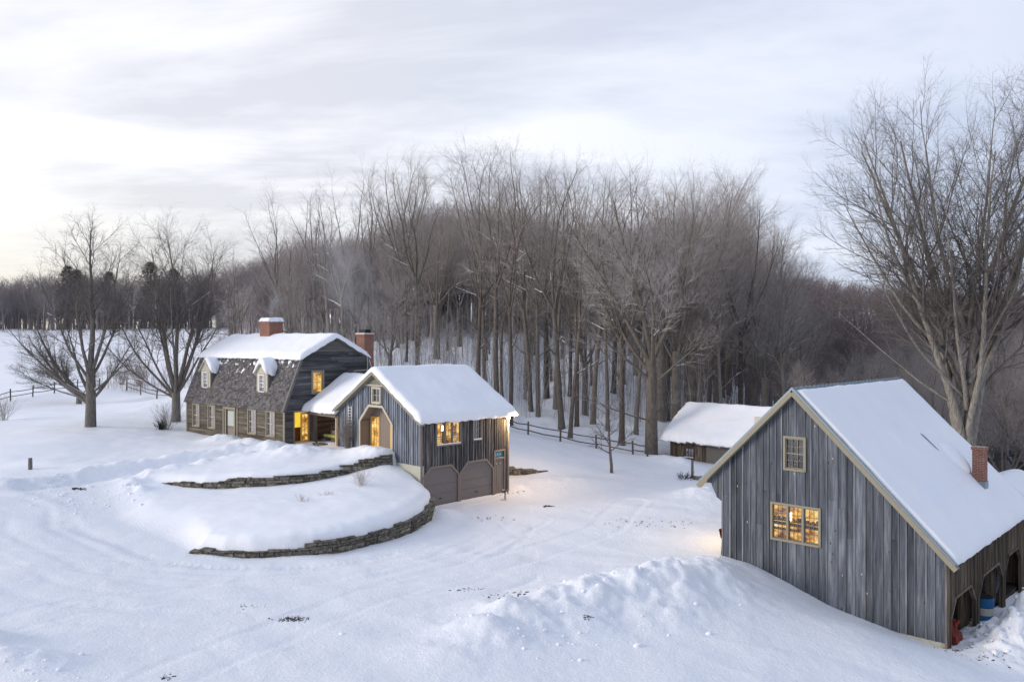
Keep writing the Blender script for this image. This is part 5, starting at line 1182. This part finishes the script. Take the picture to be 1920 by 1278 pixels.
# ---------------------------------------------------------------- far woods (nobody could count them)
def far_wood(name, spots, seed, mat, nproto=4, Hp=14, rmul=1.0):
    protoV = []
    for i in range(nproto):
        T = Tree(seed + i); PP = dict(split=9, lv=[dict(n=5, up=.04, wig=.05, tip=.2, k=3, ch=12, t0=.25, ref=Hp), dict(n=4, up=.1, wig=.09, tip=.3, k=3, ch=7, t0=.15, ref=Hp * .3, ang=.7, ratio=.42, fall=.55, rr=.45, rmin=.035 * rmul, minz=.1), dict(n=2, up=.05, wig=.12, tip=.4, k=3, ch=4, t0=.1, ref=Hp * .12, ang=.7, ratio=.45, rr=.6, rmin=.024 * rmul, min=.8), dict(n=1, up=0, wig=.1, tip=.5, k=3, ch=0, t0=0, ref=1, ang=.6, ratio=.6, rr=.7, rmin=.017 * rmul, min=.6)])
        T.branch(Vector((0, 0, -.5)), Vector((0, 0, 1)), Hp, .20, 0, PP); V, F_ = tubes(T.tr + T.cr); V[:, 2] *= Hp / np.percentile(V[:, 2], 99.5); protoV.append((V, F_))
    VV = []; FF = []; b = 0; rr = np.random.default_rng(seed)
    for (x, y, z, H) in spots:
        V, F_ = protoV[rr.integers(nproto)]; a = rr.random() * 6.28; s = H / Hp; c_, s_ = math.cos(a) * s, math.sin(a) * s; w = rr.uniform(.9, 1.35)
        VV.append(np.stack([(V[:, 0] * c_ - V[:, 1] * s_) * w + x, (V[:, 0] * s_ + V[:, 1] * c_) * w + y, V[:, 2] * s + z], -1)); FF.append(F_ + b); b += len(V)
    o = npmesh(name, np.concatenate(VV), np.concatenate(FF), M[mat], smooth=False); tag(o, kind="stuff"); return o
def spots(n, pxr, dr_, hf, seed):
    rr = random.Random(seed); X = []; 
    for k in range(n): px = rr.uniform(*pxr); d = rr.uniform(*dr_); x, y = at(px, d); X.append((px, x, y))
    Z = height(np.array([q[1] for q in X]), np.array([q[2] for q in X]), detail=False); return [(q[1], q[2], float(z), hf(q[0], q[2], float(z), rr)) for q, z in zip(X, Z)]
def hy(f): return lambda px, y, z, rr: max(6, min(24, CAM_Z + (640 - f(px)) / FPX * y - z) * rr.uniform(.78, 1.02))
left_top = lambda px: float(np.interp(px, [-400, 0, 60, 150, 250, 350, 430, 520], [505, 522, 515, 505, 520, 508, 492, 470]))
o = far_wood("distant_woods", spots(800, (-350, 520), (162, 225), hy(left_top), 5), 500, 'farwood'); o["label"] = "grey brown woods beyond the snowy field at left"; o["category"] = "woods"
right_top = lambda px: float(np.interp(px, [1380, 1480, 1560, 1640, 1720, 1900, 2300], [500, 512, 515, 528, 530, 540, 530]))
o = far_wood("distant_woods", spots(750, (1330, 2300), (205, 330), hy(right_top), 6) + spots(420, (1400, 2300), (118, 200), hy(lambda px: float(np.interp(px, [1380, 1480, 1560, 1700, 1900, 2300], [505, 540, 575, 590, 590, 580]))), 9), 520, 'darkfar', rmul=1.7); o["label"] = "dark brown wooded hill on the horizon behind the big barn"; o["category"] = "woods"
o = far_wood("distant_woods", spots(900, (430, 1520), (108, 185), lambda px, y, z, rr: min(28, max(8, (CAM_Z + (640 - (topy(px) + 135)) / FPX * y - z) * rr.uniform(.8, 1))), 7), 540, 'farwood'); o["label"] = "mass of bare woods on the rising slope behind the front maples"; o["category"] = "woods"
# saplings and brush on the forest floor
def thicket(name, n, pxr, dr_, hr, seed, mat, label):
    rr = random.Random(seed); L = []; X = []
    for k in range(n): px = rr.uniform(*pxr); d = rr.triangular(dr_[0], dr_[1], dr_[0]); X.append(at(px, d))
    Z = height(np.array([q[0] for q in X]), np.array([q[1] for q in X]), detail=False)
    for (x, y), z in zip(X, Z):
        H = rr.uniform(*hr); r0 = .008 + .005 * H * rr.random() + .004; dx, dy = rr.gauss(0, .12) * H, rr.gauss(0, .12) * H; p = [Vector((x, y, z - .1)), Vector((x + dx * .4, y + dy * .4, z + H * .5)), Vector((x + dx, y + dy, z + H))]
        L.append((p, [r0, r0 * .8, r0 * .4], 3))
        for j in range(rr.randint(2, 7)):
            t = rr.uniform(.3, .95); b = p[0].lerp(p[2], t); a = rr.uniform(0, 6.28); l = H * .3 * rr.uniform(.5, 1); L.append(([b, b + Vector((math.cos(a) * l * .6, math.sin(a) * l * .6, l * .6))], [r0 * .5, r0 * .3], 3))
    V, F_ = tubes(L); o = npmesh(name, V, F_, M[mat], smooth=False); tag(o, label, "undergrowth", kind="stuff")
thicket("undergrowth", 1500, (560, 1330), (68, 125), (1.2, 7), 21, 'twig', "thin saplings and twigs on the snowy floor of the wood")
thicket("undergrowth", 1700, (1250, 2150), (70, 125), (1.5, 7), 22, 'darkfar', "brush on the slope behind the shed and the barn")
thicket("undergrowth", 260, (180, 440), (92, 100), (1.0, 3.5), 23, 'twigred', "weedy brush along the field fence at left")
print("trees done", _t.time() - _t0)
# ================================================================ fences, posts and small things
def rail_fence(pts, label, ph=1.25, rails=(.42, .85), rail_r=.045, tilt=.05, seed=1):
    rr = random.Random(seed); P = [(x, y, hz(x, y)) for x, y in pts]; root = empty("rail_fence", P[0]); tag(root, label, "fence"); o = Vector(P[0])
    for (x, y, z) in P:
        m = MB(); b = Vector((x, y, z)) - o; m.tube([b + Vector((0, 0, -.5)), b + Vector((rr.gauss(0, tilt), rr.gauss(0, tilt), ph))], [.075, .07], 7); m.build("post", M['oldpost'], root)
    for a, b in zip(P[:-1], P[1:]):
        A = Vector(a) - o; B = Vector(b) - o
        for h in rails:
            m = MB(); mid = (A + B) / 2 + Vector((0, 0, h - .05 + rr.gauss(0, .02))); m.tube([A + Vector((0, 0, h + rr.gauss(0, .03))), mid, B + Vector((0, 0, h + rr.gauss(0, .03)))], rail_r, 6); m.build("rail", M['oldpost'], root)
    return root
h2 = lambda px, py: hit(px, py)[:2]
rail_fence([h2(952, 806), h2(990, 816), h2(1050, 827), h2(1118, 840), h2(1187, 851), h2(1214, 855)], "dark rail fence on the snowy slope between the garage wing and the thick maple", ph=1.0, rails=(.32, .78), seed=2)
rail_fence([h2(-60, 770), h2(-20, 761), h2(20, 753), h2(61, 744), h2(102, 737), h2(145, 733), h2(187, 731)], "weathered rail fence crossing the field at the left edge", ph=1.25, rails=(.45, .95), seed=3)
rail_fence([h2(238, 733), h2(264, 742), h2(294, 748), h2(330, 752)], "short run of old rail fence behind the bare maple left of the house", ph=1.2, rails=(.45, .9), seed=4)
def post(px, py, h, w, label, lean=0):
    x, y, z = hit(px, py); m = MB(); m.tube([(0, 0, -.4), (lean * .4, 0, h * .5), (lean, 0, h)], [w, w * .97, w * .9], 8); o = m.build("wooden_post", M['oldpost']); o.location = (x, y, z); tag(o, label, "post"); return o
post(57, 880, .62, .11, "short wooden post stub alone in the snow at left")
post(1298, 897, 1.15, .09, "upright wooden post between the half buried shrub and the barn roof tip")
m = MB(); m.box(0, 2.6, -.08, .08, -.2, .22); m.box(0, 2.6, .10, .9, -.2, .1); o = m.build("timber_ledge", M['oldpost']); x, y, z = hit(1300, 899); o.location = (x, y, z); o.rotation_euler = (0, 0, TH); tag(o, "low timber ledge running from the wooden post behind the barn roof tip", "timber")
# crooked stake by the garage
x, y, z = hit(947, 936); st = empty("garden_stake", (x, y, z)); tag(st, "small dark stake with drooping dead leaves beside the garage side door", "stake")
m = MB(); m.tube([(0, 0, -.2), (0, 0, .52)], .035, 6); m.build("stem", M['darkbark'], st)
m = MB(); rr = random.Random(4)
for k in range(9): a = k * .7; m.tube([(0, 0, .42 + .02 * k), (math.cos(a) * .14, math.sin(a) * .14, .5), (math.cos(a) * .2, math.sin(a) * .2, .26 + rr.random() * .1)], [.02, .03, .012], 5)
m.build("dead_leaves", M['darkbark'], st)
# red snow shovel leaning on the left wall of the barn
sh = empty("snow_shovel", wpt(BLOC, TH, -.02, .16, hz(8.8, 33.7) - .05), TH); tag(sh, "red snow shovel leaning by the left corner of the big barn", "shovel")
m = MB(); m.tube([(-.08, 0, .02), (-.03, 0, .80)], .02, 6); m.build("handle", M['oldpost'], sh)
m = MB(); m.hexa([(-.06, -.10, .75), (-.04, -.10, .75), (-.04, .15, .75), (-.06, .15, .75), (-.14, -.12, 1.12), (-.12, -.12, 1.12), (-.12, .18, 1.12), (-.14, .18, 1.12)]); m.build("blade", M['red'], sh)
# lamp on the hidden left wall of the barn
plight(wpt(BLOC, TH, -.55, 1.6, 2.0), 120, .12, (1, .72, .38))
bl2 = MB(); bl2.box(-.12, -.0, 1.54, 1.66, 2.1, 2.3); o = bl2.build("wall_lamp", M['black']); o.matrix_world = Matrix.Translation(BLOC) @ Matrix.Rotation(TH, 4, 'Z'); tag(o, "small lamp on the left side wall of the big barn, above the red shovel", "lamp")
# red farm cart in the first opening of the barn
def wheel(r, w, parent, loc, mat='rubber'):
    m = MB(); n = 16; vs = []; fs = []
    for k in range(n):
        a = 2 * math.pi * k / n
        for rr_, ww_ in ((r, -w), (r, w), (r * .78, w), (r * .78, -w)): vs.append((ww_, math.cos(a) * rr_, math.sin(a) * rr_))
    for k in range(n):
        b = 4 * k; c = 4 * ((k + 1) % n)
        for j in range(4): fs.append((b + j, b + (j + 1) % 4, c + (j + 1) % 4, c + j))
    m.add(vs, fs, .5)
    for k in range(4): a = math.pi * k / 4; m.tube([(0, math.cos(a) * r * .8, math.sin(a) * r * .8), (0, -math.cos(a) * r * .8, -math.sin(a) * r * .8)], .015, 5, .5)
    o = m.build("wheel", M[mat], parent); o.location = loc; return o
gx, gy, _ = wpt(BLOC, TH, BW - .30, 1.25); ct = empty("snow_blower", (gx, gy, -2.06), TH); tag(ct, "red snow blower with black wheel parked in the nearest opening of the barn", "snow blower")
m = MB(); m.hexa([(-.35, -.32, .32), (.28, -.32, .32), (.28, .32, .32), (-.35, .32, .32), (-.35, -.3, 1.05), (.18, -.3, 1.0), (.18, .3, 1.0), (-.35, .3, 1.05)]); m.hexa([(.18, -.36, .05), (.42, -.38, .05), (.42, .38, .05), (.18, .36, .05), (.18, -.36, .62), (.36, -.38, .56), (.36, .38, .56), (.18, .36, .62)]); m.build("body", M['red'], ct)
m = MB(); m.tube([(-.3, -.25, 1.0), (-.8, -.28, 1.25)], .02, 6); m.tube([(-.3, .25, 1.0), (-.8, .28, 1.25)], .02, 6); m.tube([(-.8, -.28, 1.25), (-.8, .28, 1.25)], .02, 6); m.build("handle", M['black'], ct)
wheel(.27, .07, ct, (.0, -.42, .25)); wheel(.27, .07, ct, (.0, .42, .25))
m = MB(); m.tube([(.2, .0, .6), (.25, .0, .95), (.36, .05, 1.05)], [.08, .08, .06], 8); m.build("chute", M['red'], ct)
# blue and white barrel in the second opening
bx, by, _ = wpt(BLOC, TH, BW - .08, 5.2); br = empty("barrel", (bx, by, -2.06), TH); tag(br, "blue and white striped plastic barrel in the middle opening of the barn", "barrel")
def drum(z0, z1, r, mat, nm):
    m = MB(); m.tube([(0, 0, z0), (0, 0, z0 + .03), (0, 0, z1 - .03), (0, 0, z1)], [r * .97, r, r, r * .97], 20); return m.build(nm, M[mat], br, smooth=False)
drum(0, .32, .36, 'blue', 'lower_band'); drum(.32, .60, .362, 'stripe', 'white_band'); drum(.60, .98, .36, 'blue', 'upper_band'); drum(.98, 1.02, .33, 'black', 'lid')
lg = empty("plank_stack", wpt(BLOC, TH, BW - 1.6, 10.0, -2.2), TH); tag(lg, "planks and a ladder leaning upright inside the farthest barn opening", "planks")
for k in range(5):
    m = MB(); x = k * .22; m.hexa([(x, -.5, 0), (x + .12, -.5, 0), (x + .12, -.44, 0), (x, -.44, 0), (x + .1, .5 + .1 * k, 1.9), (x + .22, .5 + .1 * k, 1.9), (x + .22, .56 + .1 * k, 1.9), (x + .1, .56 + .1 * k, 1.9)]); m.build("plank", M['batten'], lg)
# snowy log pile / boxes inside first bays
# dead grass and grit patches
def debris(px, py, rx, ry, n, seed, label, big=.06):
    rr = random.Random(seed); x0, y0, z0 = hit(px, py); m = MB(); X = []; 
    for k in range(n): X.append((x0 + rr.gauss(0, rx), y0 + rr.gauss(0, ry)))
    Z = height(np.array([q[0] for q in X]), np.array([q[1] for q in X]))
    for (x, y), z in zip(X, Z):
        s = big * rr.uniform(.4, 1.4); a = rr.uniform(0, 6.28); c, s_ = math.cos(a), math.sin(a); v = []
        for (u, w, h) in ((-1, -.35, 0), (1, -.3, 0), (.9, .35, 0), (-.9, .3, 0), (-.7, -.2, .35), (.7, -.2, .3), (.6, .2, .35), (-.6, .2, .3)): v.append((x - x0 + (u * c - w * s_) * s, y - y0 + (u * s_ + w * c) * s, z - z0 + h * s - .005))
        m.hexa(v)
        if rr.random() < .35: m.tube([(x - x0, y - y0, z - z0 - .01), (x - x0 + rr.gauss(0, .05), y - y0 + rr.gauss(0, .05), z - z0 + rr.uniform(.03, .12))], [.006, .003], 3)
    o = m.build("dead_grass", M['debris']); o.location = (x0, y0, z0); tag(o, label, "grass patch"); o["kind"] = "stuff"; return o
debris(548, 1162, .26, .12, 120, 1, "largest dark patch of dead grass scraped bare in the drive", .04)
debris(468, 1138, .22, .08, 14, 2, "faint dark crumbs left of the large grass patch", .03)
debris(1029, 951, .16, .12, 10, 3, "dark clod on the drive in front of the young tree", .10)
debris(912, 972, .9, .3, 12, 4, "scattered dark crumbs on the snow in front of the garage")
debris(1195, 980, 1.1, .35, 34, 5, "thin dirt streaks on the drive towards the barn", .05)
debris(1245, 985, .9, .25, 24, 6, "dirt streaks on the drive nearest the barn", .05)
debris(965, 925, .5, .2, 12, 7, "few dark crumbs beside the garage corner", .05)
debris(955, 1117, .5, .2, 26, 8, "dark grit at the left end of the snow mound", .06)
debris(885, 1108, .35, .12, 20, 9, "grit on the drive left of the snow mound", .05)
debris(313, 1274, .12, .08, 16, 10, "tiny twig cluster at the bottom edge of the drive", .05)
debris(147, 917, .15, .1, 18, 11, "dark clump in the snow bank beside the path to the house", .10)
debris(1800, 1222, .6, .2, 26, 12, "dark grit along the ploughed lane below the barn openings", .05)
debris(1860, 1240, .5, .2, 24, 13, "grit further right along the ploughed lane below the barn", .05)
debris(1104, 1162, .10, .08, 14, 14, "broken stick lying on the face of the snow mound", .05)
# snow chunks rolled off the mound
def chunks(px, py, rx, ry, n, seed, label, smin, smax):
    rr = random.Random(seed); x0, y0, z0 = hit(px, py); X = [(x0 + rr.gauss(0, rx), y0 + rr.gauss(0, ry)) for _ in range(n)]; Z = height(np.array([q[0] for q in X]), np.array([q[1] for q in X])); bm_ = bmesh.new()
    for (x, y), z in zip(X, Z):
        s = smin + (smax - smin) * rr.random() ** 3; mt = Matrix.Translation((x - x0, y - y0, z - z0 - s * .1)) @ Matrix.Rotation(rr.uniform(0, 6), 4, 'Z') @ Matrix.Diagonal((s * rr.uniform(.7, 1.3), s * rr.uniform(.7, 1.3), s * rr.uniform(.5, .9), 1))
        r = bmesh.ops.create_icosphere(bm_, subdivisions=2, radius=1, matrix=mt)
        for v in r['verts']: v.co += Vector((rr.gauss(0, 1), rr.gauss(0, 1), rr.gauss(0, 1))) * s * .10
    me = bpy.data.meshes.new("snow_chunks"); bm_.to_mesh(me); bm_.free(); me.polygons.foreach_set("use_smooth", [True] * len(me.polygons)); me.materials.append(M['snow']); o = bpy.data.objects.new("snow_chunks", me); COL.objects.link(o); o.location = (x0, y0, z0); tag(o, label, "snow", kind="stuff"); return o
import bmesh
chunks(1130, 1110, 2.6, 1.4, 60, 1, "broken snow chunks over the crest and face of the big mound", .02, .11)
chunks(1000, 1180, 1.6, 1.0, 60, 2, "crumbs of snow on the left end of the mound", .02, .11)
chunks(1197, 1217, .05, .05, 1, 3, "single large snow lump at the foot of the mound", .16, .17)
chunks(1880, 1160, .9, 1.2, 90, 4, "snow chunks on the bank beside the barn openings", .03, .18)
chunks(60, 1250, 1.0, .5, 40, 5, "snow lumps in the lower left corner", .02, .09)
chunks(150, 930, 2.0, 1.2, 110, 6, "broken snow lumps along the bank left of the terrace", .02, .12)
chunks(880, 935, 2.6, .25, 60, 7, "snow crumbs along the foot of the garage doors", .02, .09)
chunks(1010, 915, 1.4, .6, 60, 8, "snow crumbs on the heap behind the garage corner", .02, .10)
# thin smoke from the chimneys
def smoke(name, loc, sz, rot, dens, label):
    bm_ = bmesh.new(); bmesh.ops.create_icosphere(bm_, subdivisions=3, radius=1); me = bpy.data.meshes.new(name); bm_.to_mesh(me); bm_.free()
    mt = bpy.data.materials.new("smoke"); mt.use_nodes = True; t = mt.node_tree; t.nodes.clear(); o_ = t.nodes.new("ShaderNodeOutputMaterial"); v = t.nodes.new("ShaderNodeVolumePrincipled"); v.inputs['Color'].default_value = (.85, .88, .95, 1); v.inputs['Anisotropy'].default_value = .2
    tc_ = t.nodes.new("ShaderNodeTexCoord"); n = t.nodes.new("ShaderNodeTexNoise"); n.inputs['Scale'].default_value = 2.4; n.inputs['Detail'].default_value = 4; n.inputs['Distortion'].default_value = 1.2; t.links.new(tc_.outputs['Object'], n.inputs['Vector'])
    ln = t.nodes.new("ShaderNodeVectorMath"); ln.operation = 'LENGTH'; t.links.new(tc_.outputs['Object'], ln.inputs[0])
    def mm(op, a, b=None, cl=False):
        k = t.nodes.new("ShaderNodeMath"); k.operation = op; k.use_clamp = cl
        for i, q in enumerate((a, b)):
            if q is None: continue
            if isinstance(q, (int, float)): k.inputs[i].default_value = q
            else: t.links.new(q, k.inputs[i])
        return k.outputs[0]
    fall = mm('SUBTRACT', 1.0, ln.outputs['Value'], True); f = mm('SUBTRACT', n.outputs[0], .42, True); t.links.new(mm('MULTIPLY', mm('MULTIPLY', fall, f), dens), v.inputs['Density']); t.links.new(v.outputs[0], o_.inputs['Volume'])
    me.materials.append(mt); o = bpy.data.objects.new(name, me); COL.objects.link(o); o.location = loc; o.scale = sz; o.rotation_euler = rot; tag(o, label, "smoke", kind="stuff"); return o
c1_ = wpt(HLOC, THH, 4.85, 3.8, 10.75); c2_ = wpt(HLOC, THH, 9.95, 8.15, 9.9)
smoke("chimney_smoke", (c1_[0] + .2, c1_[1], c1_[2] + .9), (.5, .5, 1.2), (0, R(15), 0), 11.0, "thin wisp of smoke above the snow capped house chimney")
smoke("chimney_smoke", (c2_[0] - 1.6, c2_[1] + 1, c2_[2] + 3.6), (2.6, 2.0, 4.6), (0, R(-22), 0), 2.2, "bluish haze of smoke drifting up from the rear chimney with black flue")
